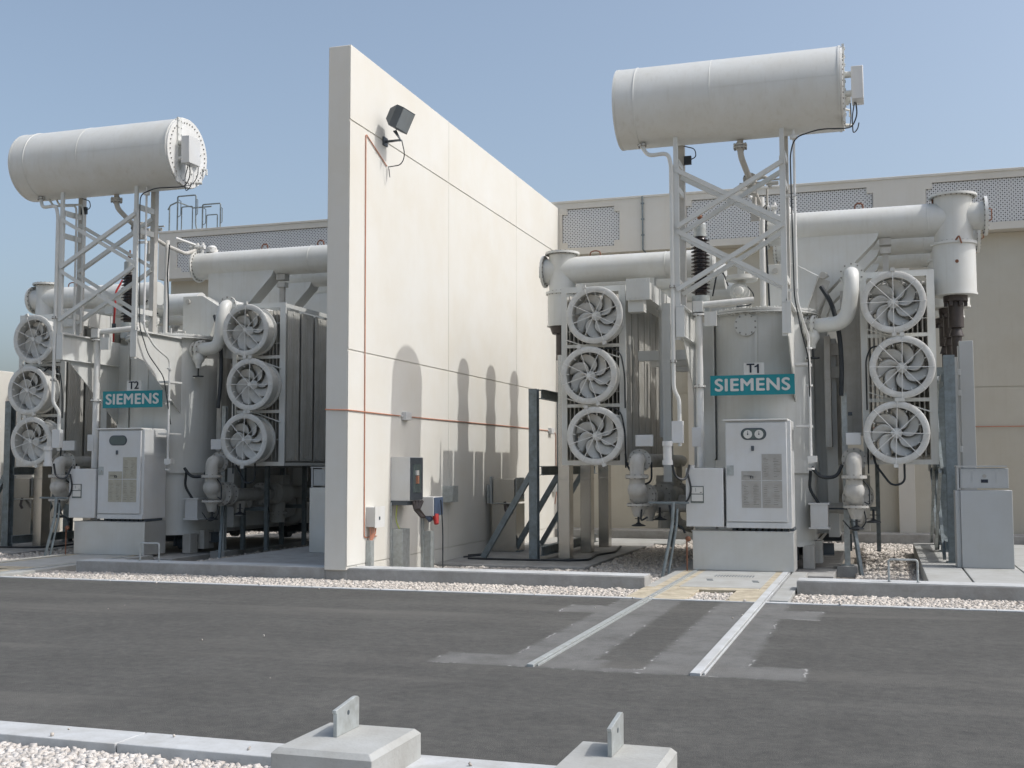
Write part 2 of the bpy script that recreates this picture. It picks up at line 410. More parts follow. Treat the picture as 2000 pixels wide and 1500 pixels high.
struct('pavement_slab', CONCL, rslab, bevel=.008)
struct('pavement_slab', CONC, lambda b: b.box(-10.75, FX0-.003, 16.305, 24.5, -.3, .13), bevel=.008)

# rail entrance of both bays
def entrance(ox, full):
    CTX.ox = ox
    struct('rail_slab', CONCL, lambda b: (b.box(-2.72, -1.62, 16.05, 18.6, -.28, .018), b.box(-1.36, -1.14, 14.63, 18.6, -.28, .026), b.box(-3.19, -3.05, 16.0, 18.6, -.28, .01)), bevel=.004)
    struct('sandy_rail_beam', CONCS, lambda b: (b.box(-3.05, -2.90, 14.55, 18.6, -.29, .014), b.box(-2.84, -2.72, 15.75, 18.6, -.29, .014), b.box(-2.84, -2.4, 14.55, 15.745, -.29, .013),
        b.box(-1.62, -1.51, 15.75, 18.6, -.29, .014), b.box(-1.9, -1.51, 14.55, 15.745, -.29, .013), b.box(-2.71, -1.625, 15.75, 16.045, -.29, .015), b.box(-3.19, -3.052, 14.63, 15.99, -.29, .008)), bevel=.004)
entrance(0, True); entrance(D, False)
CTX.ox = 0
def covermarks(b):
    for x0, x1, y in ((-2.45, -1.85, 17.75), (-2.45, -1.85, 17.6)):
        for i in range(14): b.box(x0+i*.043, x0+i*.043+.02, y, y+.06, .018, .024)
    for x, y in ((-2.5, 17.1), (-2.47, 16.95), (-1.83, 17.0), (-1.8, 16.85)): b.box(x, x+.09, y, y+.03, .018, .026)
struct('cover_marking', GALV, covermarks)

for x, w, lab in ((-2.87, .06, 'narrow pale steel rail in the road, left of the pair leading to T1'),
                  (-1.475, .085, 'wide white steel rail in the road, right of the pair leading to T1')):
    at(x, 9.4, 0)
    b = MB(); b.box(x-w/2, x+w/2, 9.4, 18.6, -.1, .024); b.box(x+w/2+.015, x+w/2+.03, 9.45, 18.6, -.1, .018)
    tag(b.build('rail', CONCW if w > .07 else GALVL, bevel=.003), lab, 'rail', 'rails in the road')
for x in (-14.80, -13.40):
    at(x, 14.6, 0)
    b = MB(); b.box(x-.035, x+.035, 9.4, 18.3, -.1, .024)
    tag(b.build('rail', GALVL), 'pale steel rail in the slab before T2, '+('farther from' if x < -14 else 'nearer to')+' the firewall', 'rail', 'rails in the road')

# ------------------------------------------------------------------ stones
def stones(name, mat, boxes, kind='stuff'):
    # crushed chips: jittered boxes merged into one mesh
    base = np.array([(-1,-1,-1),(1,-1,-1),(1,1,-1),(-1,1,-1),(-1,-1,1),(1,-1,1),(1,1,1),(-1,1,1)], float)
    q = np.array([(3,2,1,0),(4,5,6,7),(0,1,5,4),(1,2,6,5),(2,3,7,6),(3,0,4,7)])
    VV = []
    for (x0, x1, y0, y1, z, dens, s, ex) in boxes:
        n = int((x1-x0)*(y1-y0)*dens)
        x = np.random.uniform(x0, x1, n); y = np.random.uniform(y0, y1, n)
        keep = np.ones(n, bool)
        for e in ex: keep &= ~((x > e[0]) & (x < e[1]) & (y > e[2]) & (y < e[3]))
        x = x[keep]; y = y[keep]; n = len(x)
        sz = s*np.random.uniform(.55, 1.25, (n, 1, 1))*np.random.uniform(.6, 1.3, (n, 1, 3))
        v = base[None]*(1+np.random.uniform(-.45, .35, (n, 8, 3)))*sz
        a = np.random.uniform(0, 2*PI, (n, 3)); c = np.cos(a); d = np.sin(a)
        Rz = np.zeros((n, 3, 3)); Rz[:, 0, 0] = c[:, 0]; Rz[:, 0, 1] = -d[:, 0]; Rz[:, 1, 0] = d[:, 0]; Rz[:, 1, 1] = c[:, 0]; Rz[:, 2, 2] = 1
        Rx = np.zeros((n, 3, 3)); Rx[:, 0, 0] = 1; Rx[:, 1, 1] = c[:, 1]; Rx[:, 1, 2] = -d[:, 1]; Rx[:, 2, 1] = d[:, 1]; Rx[:, 2, 2] = c[:, 1]
        v = np.einsum('nij,nkj->nki', Rz@Rx, v)
        zz = z+np.random.uniform(-.3, .9, n)*s
        v += np.stack([x, y, zz], 1)[:, None]
        VV.append(v.reshape(-1, 3))
    V = np.concatenate(VV); n = len(V)//8
    F = (q[None]+np.arange(n)[:, None, None]*8).reshape(-1, 4)
    me = bpy.data.meshes.new(name); me.vertices.add(len(V)); me.vertices.foreach_set('co', V.ravel())
    me.loops.add(F.size); me.loops.foreach_set('vertex_index', F.ravel().astype(np.int32))
    me.polygons.add(len(F)); me.polygons.foreach_set('loop_start', np.arange(0, F.size, 4, dtype=np.int32)); me.polygons.foreach_set('loop_total', np.full(len(F), 4, np.int32))
    me.update(); me.validate(); me.materials.append(mat)
    o = bpy.data.objects.new(name, me); COL.objects.link(o); o['kind'] = kind; return o
stones('gravel', STONE, [(-6.6, 1.2, 4.2, 6.05, -.07, 2800, .0165, [(-3.2, -2.58, 5.6, 6.4), (-1.66, -1.1, 5.6, 6.4)])])
stones('stray_stones', STONEW, [(-14, 3.2, 14.35, 14.6, .008, 3, .009, []), (-14, 3.2, 14.5, 14.62, .02, 12, .012, []), (-6, 1, 6.05, 6.4, .012, 7, .009, [(-3.16, -2.52, 5.6, 6.5), (-1.66, -1.1, 5.6, 6.5)]), (-9, 2, 7, 13.9, .003, .12, .006, [])])
ent = [(-3.2, -1.12, 16, 18.6), (-3.2, -2.42, 14.6, 16), (-1.92, -1.12, 14.6, 16), (-2.75, -1.6, 15.7, 18.6)]
ent2 = [(a+D, b+D, c, d) for a, b, c, d in ent]
stones('gravel', STONEW, [(-16.5, 3.6, 14.64, 15.86, -.05, 1500, .019, ent+ent2)])
T1f = [(-3.37, -.42, 18.5, 26.5), (-7.8, -4.85, 19.25, 25.7), (-7.8, -4.3, 25.65, 27.4), (.55, 6, 16, 24.6)]+ent
stones('gravel', STONEW, [(-7.7, 3.8, 16.2, 20.5, -.13, 850, .025, T1f), (-4.85, 3.8, 20.5, 27.4, -.13, 520, .029, T1f)])
T2f = [(a+D, b+D, c, d) for a, b, c, d in T1f[:3]]+[(-10.8, -8, 16, 25)]+ent2
stones('gravel', STONEW, [(-19.5, -8.1, 16.2, 20.5, -.13, 520, .03, T2f), (-19.6, -8.1, 20.5, 27.4, -.13, 230, .036, T2f)])

# ------------------------------------------------------------------ firewall
def firewall():
    t = thing('firewall', 'tall cream concrete firewall standing between the two transformers', 'wall', -7.91, 22, 0)
    MB().box(FX0, FX1-.014, 15.84, 28.27, -.3+.42, 8.25).build('wall_core', WALLM, t, bevel=.012)
    b = MB(); b.box(FX0, FX1-.014, 16.2, 28.2, -.3, .12); b.build('footing', WALLM, t)
    b = MB()
    zs = [(-.3, .17), (.185, 3.457), (3.483, 7.047), (7.073, 8.25)]
    ys = [(15.84, 20.093), (20.105, 24.335), (24.347, 28.2)]
    for z0, z1 in zs:
        for y0, y1 in ys:
            if z1 < .3: y0 = max(y0, 16.2)
            b.box(FX1-.0145, FX1, y0, y1, z0, z1)
    b.build('wall_panel', WALLM, t, bevel=.003)
firewall()
def lowwall(b):
    b.box(-20.2, -19.8, 15.85, 22.47, -.3, 3.96); b.box(-20.2, -19.82, 22.47, 28.2, -.3, 3.6)
solo('boundary_wall', WALLM, 'low cream boundary wall at the left edge beyond the T2 transformer', 'wall', -20, 22, 0, lowwall, bevel=.012)

# ------------------------------------------------------------------ building
def building():
    t = thing('substation_building', 'long low cream substation building with perforated screens along its parapet band', 'building', -6, 28.3, 0)
    b = MB(); b.box(-19.45, 14, 28.3, 40, -.3, 7.03)
    for z in (3.47,):
        pass
    b.build('wall', BUILDL, t)
    b = MB()
    for x0, x1 in ((-19.46, -13.6), (-13.58, -7.6), (-7.58, -1.2), (-1.18, 4.1), (4.12, 14)):
        b.box(x0, x1, 28.285, 28.302, -.3, 3.46); b.box(x0, x1, 28.285, 28.302, 3.48, 7.02)
    b.build('wall_panel', BUILDL, t)
    b = MB()
    for x in (-14.2, -9.2, -4.5, .36, 5.2): b.box(x, x+.36, 28.12, 28.284, -.3, 7.02)
    b.build('pilaster', BUILDM, t, bevel=.006)
    # parapet band with recessed openings
    b = MB()
    op = [(-19.02, -13.45), (-12.95, -8.15), (-7.62, -6.12), (-4.45, -.05), (1.12, 5.9), (7, 12)]
    zb, zt, z0, z1 = 7.03, 8.42, 7.2, 8.21
    yf = 27.88
    x = -19.62
    for a, c in op:
        b.box(x, a, yf, 28.29, z0, z1); x = c
    b.box(x, 14, yf, 28.29, z0, z1)
    b.box(-19.62, 14, yf, 28.29, zb, z0); b.box(-19.62, 14, yf, 28.29, z1, zt-.06)
    s = .14
    for a, c in op:
        for xx, sg in ((a, 1), (c, -1)):
            for zz, sz in ((z0, 1), (z1, -1)):
                b.box(min(xx, xx+sg*s), max(xx, xx+sg*s), yf+.001, 28.289, min(zz, zz+sz*s), max(zz, zz+sz*s))
    b.build('parapet_band', BUILDM, t)
    MB().box(-19.64, 14, yf-.02, 40, zt-.06, zt).build('coping', BUILDM, t, bevel=.008)
    for a, c in op:
        MB().box(a+.01, c-.01, yf+.035, yf+.06, z0+.01, z1-.01).build('screen', GRILLE, t)
    b = MB(); b.tube([(-5.53, yf-.03, 8.4), (-5.53, yf-.03, 7.05), (-5.45, yf+.1, 6.95), (-5.45, 28.25, 6.9)], .022, 8)
    for z in (8.2, 7.8, 7.4): b.box(-5.57, -5.49, yf-.05, yf, z, z+.03)
    b.build('downpipe', GALV, t)
    b = MB(); b.tube([(-4.3, 28.25, 2.56), (14, 28.25, 2.56)], .012, 6); b.build('conduit', ORANGE, t)
building()
def ladder(b):
    r = .022
    for x0, x1, zt, y in ((-19.16, -18.55, 9.46, 28.1), (-18.72, -18.12, 9.32, 28.7)):
        b.tube([(x0, y, 8.4), (x0, y, zt), (x1, y, zt), (x1, y, 8.62), (x1+.06, y, 8.4)], r, 8, bend=.05)
        b.tube([(x0+.14, y, 8.42), (x0+.14, y, zt-.32), (x0+.5, y, zt-.32), (x0+.5, y, 8.42)], r*.8, 8, bend=.04)
        for x in (x0+.03, x1-.02): b.tube([(x, y+.02, zt-.1), (x+.08, y, zt-.15), (x+.08, y, zt-.55), (x, y, zt-.6)], r*.6, 6)
    b.tube([(-19.68, 28.4, 9.18), (-19.5, 28.25, 9.26), (-19.16, 28.1, 9.3)], r, 8)
    b.tube([(-19.6, 28.35, 8.42), (-19.6, 28.35, 9.2)], r, 8)
    b.tube([(-19.16, 28.1, 9.3), (-19.16, 28.9, 9.3), (-18.55, 28.9, 9.3)], r, 8)
solo('roof_ladder', GALV, 'dark steel ladder hoops rising above the roof edge behind the T2 transformer', 'ladder rails', -18.9, 28.3, 8.4, ladder)

# ================================================================== TRANSFORMERS
def fan_proto():
    """a fan in local coordinates: mouth at y=0 facing -y"""
    CTX.ox = 0; CTX.org = Vector((0, 0, 0))
    b = MB()
    b.lathe((0, 0, 0), (0, 1, 0), [(.0, .405), (-.012, .44), (-.008, .49), (.0, .505), (.02, .51), (.05, .495), (.12, .445), (.17, .43), (.40, .43), (.40, .42), (.17, .42), (.11, .412), (.045, .402), (.0, .405)], 48, (False, False))
    b.ring((0, .37, 0), (0, 1, 0), .42, .475, .03, 40)
    for a in (-1, 1): b.box(a*.0-.035, .035, -.02, .02, -.56*a if a > 0 else .5, -.5 if a > 0 else .56)
    shell = b.build('fan', FANM)
    b = MB()
    b.lathe((0, .14, 0), (0, 1, 0), [(0, .0), (0, .05), (.015, .085), (.06, .09), (.12, .09)], 24)
    nb = 7
    for k in range(nb):
        a0 = 2*PI*k/nb; V = []; F = []; m = 8; w = 5
        for i in range(m+1):
            t = i/m; rr = .08+t*.325
            sweep = a0+.75*t**1.4
            half = (.24+.36*math.sin(PI*min(1, t*.9+.08)))*(1 if t < .9 else .85)
            half = min(half, .062/rr*1.6+.2)
            for j in range(w+1):
                s_ = j/w-.5; an = sweep+s_*half*1.5
                V.append((rr*math.cos(an), .2+s_*(.10-.04*t), rr*math.sin(an)))
        for i in range(m):
            for j in range(w):
                p = i*(w+1)+j; F.append((p, p+1, p+w+2, p+w+1))
        b.add(V, F)
    imp = b.build('impeller', FANM, sharp=60); imp.parent = shell
    so_ = imp.modifiers.new('thick', 'SOLIDIFY'); so_.thickness = .006
    b = MB()
    for k in range(8):
        a = PI*k/4; ca, sa = math.cos(a), math.sin(a)
        b.tube([(.03*ca, -.012, .03*sa), (.42*ca, -.006, .42*sa), (.50*ca, -.012, .50*sa)], .0075, 5)
        a += PI/8; ca, sa = math.cos(a), math.sin(a)
        b.tube([(.36*ca, .03, .36*sa), (.47*ca, -.012, .47*sa)], .007, 5)
    b.lathe((0, -.018, 0), (0, 1, 0), [(0, .032), (.012, .032)], 14)
    g = b.build('front_guard', WHITEP); g.parent = shell
    b = MB()
    for rr in (.12, .16, .20, .24, .28, .32, .36, .39):
        P = [(rr*math.cos(2*PI*i/36), .32, rr*math.sin(2*PI*i/36)) for i in range(37)]
        b.tube(P, .0035, 4, cap=(False, False))
    for k in range(6):
        a = PI*k/3+.2; b.tube([(.1*math.cos(a), .325, .1*math.sin(a)), (.42*math.cos(a), .325, .42*math.sin(a))], .005, 4)
    b.lathe((0, .24, 0), (0, 1, 0), [(0, .085), (.12, .085), (.14, .05)], 20)
    g2 = b.build('motor_guard', FANM); g2.parent = shell
    return shell

def radiator_mesh(x0, x1, y0, y1, z0, z1):
    b = MB(); n = 15; p = (x1-x0-.02)/(n-1)
    for i in range(n):
        x = x0+.01+i*p
        # each plate is embossed: thin box plus swelling flutes
        b.box(x-.006, x+.006, y0, y1, z0+.05, z1-.05)
        if i in (0, n-1):
            for j in range(7):
                yy = y0+.03+j*(y1-y0-.06)/6
                b.box(x-.011, x+.011, yy-.018, yy+.018, z0+.1, z1-.1)
        else:
            b.box(x-.011, x+.011, y0+.006, y0+.03, z0+.1, z1-.1)
    ym = (y0+y1)/2
    b.cyl((x0-.01, ym, z1-.1), (x1+.01, ym, z1-.1), .045, 12); b.cyl((x0-.01, ym, z0+.1), (x1+.01, ym, z0+.1), .045, 12)
    return b

FAN = None
def transformer(ox, tno, label, dr):
    """dr: how much farther to the right the right-hand cable turrets stand"""
    global FAN
    CTX.ox = ox
    T = thing('power_transformer', label, 'transformer', -1.95, 20, 0, 'power transformers')
    O = CTX.org.copy()
    # tank ----------------------------------------------------------------
    tc, R, yc = -1.93, .84, 20.3
    def stad(r, y1=24.9, n=26):
        P = [(tc+r*math.cos(a), yc+r*math.sin(a)*1.0) for a in [PI+PI*i/n for i in range(n+1)]]
        return P+[(tc+r, y1), (tc-r, y1)]
    b = MB(); b.prism(stad(R), 'z', .38, 4.26); tank = b.build('tank', PAINT, T, sharp=30)
    MB().prism(stad(R+.045), 'z', 1.56, 1.78).build('tank_band', PAINT, T, sharp=30)
    MB().prism(stad(R+.03), 'z', .34, .42).build('base_flange', PAINT, T, sharp=30)
    b = MB(); b.prism(stad(R+.12), 'z', 4.255, 4.285); b.prism(stad(R+.12), 'z', 4.292, 4.325)
    for i in range(46):
        P = stad(R+.08, n=60)
        if i < 40: x, y = P[int(i*1.5)]
        b.cyl((x, y, 4.23), (x, y, 4.35), .012, 6)
    for i in range(24):
        for sx in (-1, 1): b.cyl((tc+sx*(R+.08), 20.5+i*.18, 4.23), (tc+sx*(R+.08), 20.5+i*.18, 4.35), .012, 6)
    b.prism(stad(R-.1), 'z', 4.325, 4.36)
    b.build('lid', PAINT, T, sharp=30)
    b = MB()
    for x, y0, y1, z0, z1 in ((-3.02, 20.5, 24.6, .5, 4.2), (-.9, 20.9, 24.6, .5, 4.2)):
        for k in range(5):
            y = y0+k*(y1-y0)/4; s_ = .12 if x < -2 else -.12
            b.box(min(x, x+s_*2), max(x, x+s_*2), y, y+.14, z0, z1)
    b.box(-3.02, -2.74, 19.95, 20.3, .45, 4.18); b.box(-1.98, -1.935, 19.43, 19.5, 3.1, 4.2)
    b.box(-3.18, -3.02, 20.5, 24.6, .45, 3.9); b.box(-.9, -.72, 20.7, 24.6, .45, 3.9)
    b.box(-2.76, -2.72, 19.9, 20.1, 1.8, 4.24)
    b.build('stiffener', PAINT, T)
    b = MB(); b.flange((-2.12, 19.44, 4.05), (0, 1, 0), .19, .04, 10); b.build('inspection_cover', PAINT, T)
    b = MB()
    for x in (-2.87, -1.475):
        for y in (20.1, 24.3):
            b.cyl((x-.07, y, .18), (x+.07, y, .18), .16, 20); b.box(x-.12, x-.08, y-.2, y+.2, .1, .38); b.box(x+.08, x+.12, y-.2, y+.2, .1, .38)
    b.hbeam((-3.1, 20.3, .27), (-.8, 20.3, .27), .16, .2); b.hbeam((-3.1, 24.1, .27), (-.8, 24.1, .27), .16, .2)
    b.build('roller', DGREY, T)
    b = MB(); b.box(-1.12, -.98, 20.05, 20.4, .05, .42); b.box(-2.86, -2.7, 20.05, 20.4, -.02, .42); b.box(-1.28, -1.1, 19.75, 20.0, -.02, .36); b.build('foot', PAINTD, T)

    # conservator -----------------------------------------------------------
    cy, cz, cr, xa, xb = 18.42, 7.6, .655, -4.0, -.45
    b = MB(); b.lathe((xa, cy, cz), (1, 0, 0), [(0, cr-.02), (.03, cr), (.32, cr), (.322, cr+.008), (.337, cr+.008), (.339, cr), (xb-xa-.05, cr)], 64, (True, True))
    con = b.build('conservator', PAINT, T, sharp=25)
    b = MB(); b.lathe((xa-.012, cy, cz), (1, 0, 0), [(0, cr+.004), (.035, cr+.004)], 64); b.lathe((xb-.05, cy, cz), (1, 0, 0), [(0, cr+.012), (.03, cr+.012)], 64)
    b.build('end_ring', PAINT, con)
    b = MB(); b.flange((xb, cy, cz), (1, 0, 0), cr-.004, .035, 40, 64, .014); b.build('end_cover', WHITEP, con)
    b = MB(); b.tube([(xa+1.55, cy-cr*math.cos(a)-.002, cz+cr*math.sin(a)) for a in [-.2+i*.1 for i in range(22)]], .004, 4)
    b.box(xa+1.55, xb-.06, cy-cr-.002, cy-cr+.05, cz+.02, cz+.026); b.build('weld_seam', PAINT, con)
    b = MB(); b.box(xb+.01, xb+.045, cy-.36, cy-.24, cz-.62, cz+.6)
    for i in range(9):
        b.cyl((xb+.03, cy-.34, cz-.5+i*.13), (xb+.06, cy-.34, cz-.5+i*.13), .012, 6); b.cyl((xb+.03, cy-.26, cz-.5+i*.13), (xb+.06, cy-.26, cz-.5+i*.13), .012, 6)
    b.build('level_gauge', PAINT, con)
    b = MB(); b.box(xb+.14, xb+.32, cy-.40, cy-.04, cz-.3, cz+.22); bx = b.build('gauge_box', CABM, con, bevel=.012)
    b = MB(); b.cyl((xb+.02, cy-.3, cz+.12), (xb+.15, cy-.3, cz+.12), .05, 14); b.cyl((xb+.02, cy-.3, cz-.18), (xb+.15, cy-.3, cz-.18), .05, 14)
    b.cyl((xb+.01, cy+.22, cz-.1), (xb+.09, cy+.22, cz-.1), .1, 20); b.cyl((xb+.08, cy+.22, cz-.1), (xb+.12, cy+.22, cz-.1), .075, 20)
    for i in range(9):
        a = .7+i*.62; b.cyl((xb+.015, cy+.22+.27*math.cos(a), cz-.1+.27*math.sin(a)), (xb+.04, cy+.22+.27*math.cos(a), cz-.1+.27*math.sin(a)), .013, 6)
    b.tube([(xb+.02, cy+.5, cz-.18), (xb+.1, cy+.52, cz-.2), (xb+.1, cy+.52, cz-.3)], .022, 8); b.tube([(xb+.02, cy+.3, cz-.5), (xb+.12, cy+.34, cz-.5)], .03, 8)
    b.build('gauge_fitting', PAINT, con)
    R90 = Matrix.Rotation(PI/2, 4, 'Z') @ Matrix.Rotation(PI/2, 4, 'X')
    text('lettering', 'P', .14, xb+.02, cy+.12, cz+.14, INKG, con, rot=R90)
    b = MB()
    b.tube([(xb+.2, cy-.2, cz-.3), (xb+.22, cy-.2, cz-.5), (xb+.14, cy-.22, cz-.68), (xb+.05, cy-.3, cz-.72), (xb-.35, cy-.45, cz-.74), (xb-.72, cy-.4, cz-.82), (xb-.8, cy-.3, cz-1.05), (xb-.78, cy-.26, cz-3.3), (xb-.7, cy-.1, cz-3.8), (xb-.62, cy+.3, cz-4.2), (xb-.62, cy+.55, cz-5.1)], .011, 6, bend=.12)
    b.tube([(xb+.18, cy-.22, cz-.3), (xb+.14, cy-.26, cz-.55), (xb+.15, cy-.24, cz-.8), (xb+.22, cy-.2, cz-.72), (xb+.24, cy-.2, cz-.62)], .009, 6, bend=.1)
    b.tube([(xb+.11, cy+.22, cz-.17), (xb+.12, cy+.2, cz-.4), (xb+.1, cy+.05, cz-.6), (xb+.05, cy-.25, cz-.7)], .009, 6, bend=.12)
    b.tube([(-3.0, 18.69, 6.98), (-2.82, 18.68, 6.92), (-2.8, 18.68, 6.78), (-2.9, 18.68, 6.74)], .009, 6, bend=.06); b.box(-3.0, -2.88, 18.64, 18.7, 6.66, 6.8)
    b.build('signal_cable', BLACK, con)

    # conservator frame -------------------------------------------------------
    yf_, yr = 18.2, 18.76
    fr = MB()
    for x in (-3.06, -1.38): fr.box(x-.045, x+.045, yf_-.03, yf_+.03, 3.7, 6.55); fr.box(x-.035, x+.035, yf_-.033, yf_+.02, 6.5, 7.15)
    fr.build('front_post', PAINT, T, bevel=.003)
    fr = MB()
    for x in (-3.06, -1.38): fr.box(x-.045, x+.055, yr-.06, yr+.06, 4.2, 7.12)
    fr.build('rear_post', PAINTD, T, bevel=.003)
    for yy, tt in ((yf_-.035, 0), (yr-.066, 1)):
        zt, zm, zl = 6.52, 5.52, 4.5
        for (z0, z1) in ((zt, zm), (zm, zl)):
            MB().angle((-3.06, yy-.004, z0-.06), (-1.38, yy-.004, z1), .07, up=(0, 1, 0)).build('cross_brace', PAINT, T)
            MB().angle((-3.06, yy-.02, z1), (-1.38, yy-.02, z0-.06), .07, up=(0, 1, 0)).build('cross_brace', PAINT, T)
    b = MB()
    for x in (-3.04, -1.36):
        for z in (6.6, 6.15, 4.62): b.beam((x, yf_+.03, z), (x, yr-.06, z), .05, .1)
    b.build('side_tie', PAINT, T)
    # support brackets: gusset plates from the posts back to the tank
    b = MB()
    for x in (-3.02, -1.36):
        b.prism([(18.17, 4.28), (18.17, 3.75), (18.45, 3.7), (19.95, 2.55), (20.25, 2.55), (20.25, 4.22)], 'x', x, x+.016)
        b.box(x-.06, x+.075, 18.14, 18.175, 3.74, 4.22)
        b.box(x-.06, x+.075, 18.15, 19.6, 4.225, 4.25)
    b.build('gusset', PAINT, T)
    b = MB(); b.box(-3.1, -2.93, 18.15, 19.9, 3.735, 3.75); b.build('bracket_flange', PAINT, T)
    # fixed pipes --------------------------------------------------------------
    b = MB(); b.cyl((-2.85, 19.05, 1.66), (-2.85, 19.05, 4.22), .062, 16); b.flange((-2.85, 19.05, 3.0), (0, 0, 1), .1, .03, 6); b.flange((-2.85, 19.05, 4.2), (0, 0, 1), .11, .03, 6)
    b.box(-2.93, -2.77, 18.95, 19.15, 4.24, 4.42); b.tube([(-2.8, 19.05, 4.36), (-1.95, 19.15, 4.42)], .055, 14)
    b.box(-2.75, -2.55, 19.0, 19.06, 4.0, 4.24)
    b.build('oil_pipe', WHITEP, T)
    b = MB(); b.tube([(-3.66, 18.3, 6.98), (-3.62, 18.25, 6.9), (-3.5, 18.15, 6.72), (-3.18, 18.15, 6.74), (-3.13, 18.15, 6.55), (-3.13, 18.15, 2.9), (-3.06, 18.25, 2.75), (-3.06, 18.25, 2.0)], .033, 10, bend=.1)
    b.flange((-3.62, 18.25, 6.93), (.2, 0, -1), .07, .02, 6); b.flange((-3.13, 18.15, 4.55), (0, 0, 1), .055, .02, 4); b.flange((-3.13, 18.15, 3.35), (0, 0, 1), .055, .02, 4)
    if tno == 'T2':
        b.tube([(-3.56, 18.4, 6.95), (-3.45, 18.4, 6.8), (-3.0, 18.5, 6.8), (-2.98, 18.5, 6.6), (-2.98, 18.5, 4.3)], .022, 8, bend=.08)
        b.tube([(-3.46, 18.5, 6.95), (-3.4, 18.5, 6.84), (-2.95, 18.62, 6.84), (-2.91, 18.62, 6.6), (-2.91, 18.62, 4.3)], .02, 8, bend=.08)
    b.build('breather_pipe', PAINT, T)
    b = MB(); b.box(-3.18, -3.0, 18.2, 18.3, 2.05, 2.4); b.cyl((-3.25, 18.2, 1.78), (-3.25, 18.2, 2.0), .07, 16); b.cyl((-3.25, 18.2, 2.0), (-3.25, 18.2, 2.08), .085, 16); b.cyl((-3.25, 18.2, 1.7), (-3.25, 18.2, 1.78), .085, 16)
    b.build('breather_pot', CABM, T, bevel=.003)
    b = MB(); b.tube([(-1.2, 18.25, 6.98), (-1.2, 18.25, 4.28), (-1.13, 18.5, 3.95), (-1.07, 18.9, 3.75), (-1.07, 18.9, 1.75)], .02, 8, bend=.12)
    b.cyl((-1.2, 18.25, 6.82), (-1.2, 18.25, 6.88), .06, 12)
    for z in (3.55, 2.95, 1.72, 1.62): b.cyl((-1.07, 18.9, z), (-1.07, 18.9, z+.03), .05, 10)
    for z in (3.3, 2.3): b.box(-1.3, -1.05, 18.89, 19.3, z, z+.035)
    b.box(-1.12, -.98, 18.85, 18.98, 1.74, 1.84)
    for z in (5.9, 4.4): b.box(-1.36, -1.18, 18.22, 18.28, z, z+.04)
    b.build('sampling_pipe', WHITEP, T)
    b = MB(); b.flange((-2.06, 18.5, 6.86), (0, 0, 1), .11, .03, 8); b.flange((-2.06, 18.5, 6.82), (0, 0, 1), .11, .03, 8)
    b.tube([(-2.06, 18.5, 6.96), (-2.06, 18.5, 6.7), (-1.98, 18.9, 6.45), (-1.95, 19.3, 6.35)], .05, 12, bend=.15)
    b.cyl((-1.95, 19.15, 6.2), (-1.95, 19.15, 6.52), .085, 14); b.box(-2.15, -1.75, 19.1, 19.2, 6.33, 6.39); b.flange((-1.97, 19.0, 6.42), (0, 1, -.25), .11, .03, 6)
    b.tube([(-1.95, 19.3, 6.35), (-1.9, 19.9, 6.2), (-1.9, 20.6, 6.15), (-1.9, 21.0, 6.3)], .04, 10, bend=.1)
    b.tube([(-1.9, 19.2, 6.45), (-1.75, 19.2, 6.5), (-1.66, 19.2, 6.4), (-1.66, 19.2, 6.3)], .032, 8, bend=.06); b.cyl((-1.72, 19.2, 6.37), (-1.52, 19.2, 6.37), .035, 10); b.box(-1.66, -1.46, 19.18, 19.22, 6.42, 6.44)
    b.tube([(-1.94, 19.4, 6.2), (-1.94, 19.4, 5.9)], .04, 10); b.box(-2.0, -1.85, 19.35, 19.45, 5.8, 5.93); b.tube([(-1.72, 19.3, 6.3), (-1.72, 19.3, 6.05), (-1.85, 19.3, 5.9)], .02, 6)
    b.build('relay_pipework', PAINTD, T)
    b = MB(); b.cyl((-1.87, 19.9, 4.36), (-1.87, 19.9, 6.3), .05, 12); b.build('vertical_vent_pipe', WHITEP, T)
    b = MB(); b.tube([(-1.78, 19.85, 6.2), (-1.8, 19.83, 5.6), (-1.78, 19.85, 5.0), (-1.76, 19.83, 4.4)], .016, 6)
    b.build('relay_cable', BLACK, T)
    # lid equipment ----------------------------------------------------------
    b = MB(); b.lathe((-2.24, 20.0, 4.98), (0, 0, -1), [(0, .1), (.01, .27), (.08, .275), (.1, .26)], 28); b.cyl((-2.24, 20, 4.98), (-2.24, 20, 5.08), .06, 10); b.box(-2.3, -2.18, 19.9, 19.96, 4.98, 5.12)
    b.lathe((-2.27, 19.72, 4.68), (0, 1, 0), [(0, .03), (.01, .07), (.06, .09), (.07, .12), (.16, .14), (.17, .17), (.3, .17)], 24)
    b.cyl((-2.24, 20.0, 4.36), (-2.24, 20.0, 4.9), .07, 12)
    b.build('pressure_relief', PAINT, T)
    b = MB(); b.tube([(-2.12, 19.8, 4.75), (-2.0, 19.75, 4.6), (-2.05, 19.75, 4.42), (-2.3, 19.7, 4.4)], .01, 6, bend=.08); b.build('relief_cable', BLACK, T)
    prof = [(0, .1)]
    for i in range(15):
        z = .05+i*.066; prof += [(z, .11), (z+.012, .165), (z+.02, .165), (z+.045, .11)]
    prof += [(1.06, .1)]
    b = MB(); b.lathe((-2.98, 20.2, 4.68), (0, 0, 1), prof, 28); bu = b.build('neutral_bushing', PORC, T, sharp=50)
    b = MB(); b.lathe((-2.98, 20.2, 5.74), (0, 0, 1), [(0, .115), (.22, .115), (.25, .09), (.28, .04), (.3, .03)], 20); b.cyl((-2.98, 20.2, 4.36), (-2.98, 20.2, 4.68), .16, 20); b.build('bushing_cap', GALVL, bu)
    b = MB(); b.cyl((-2.98, 20.2, 6.03), (-2.98, 20.2, 6.22), .018, 8); b.sphere((-2.98, 20.2, 6.1), .05); b.build('bushing_terminal', RUST, bu)
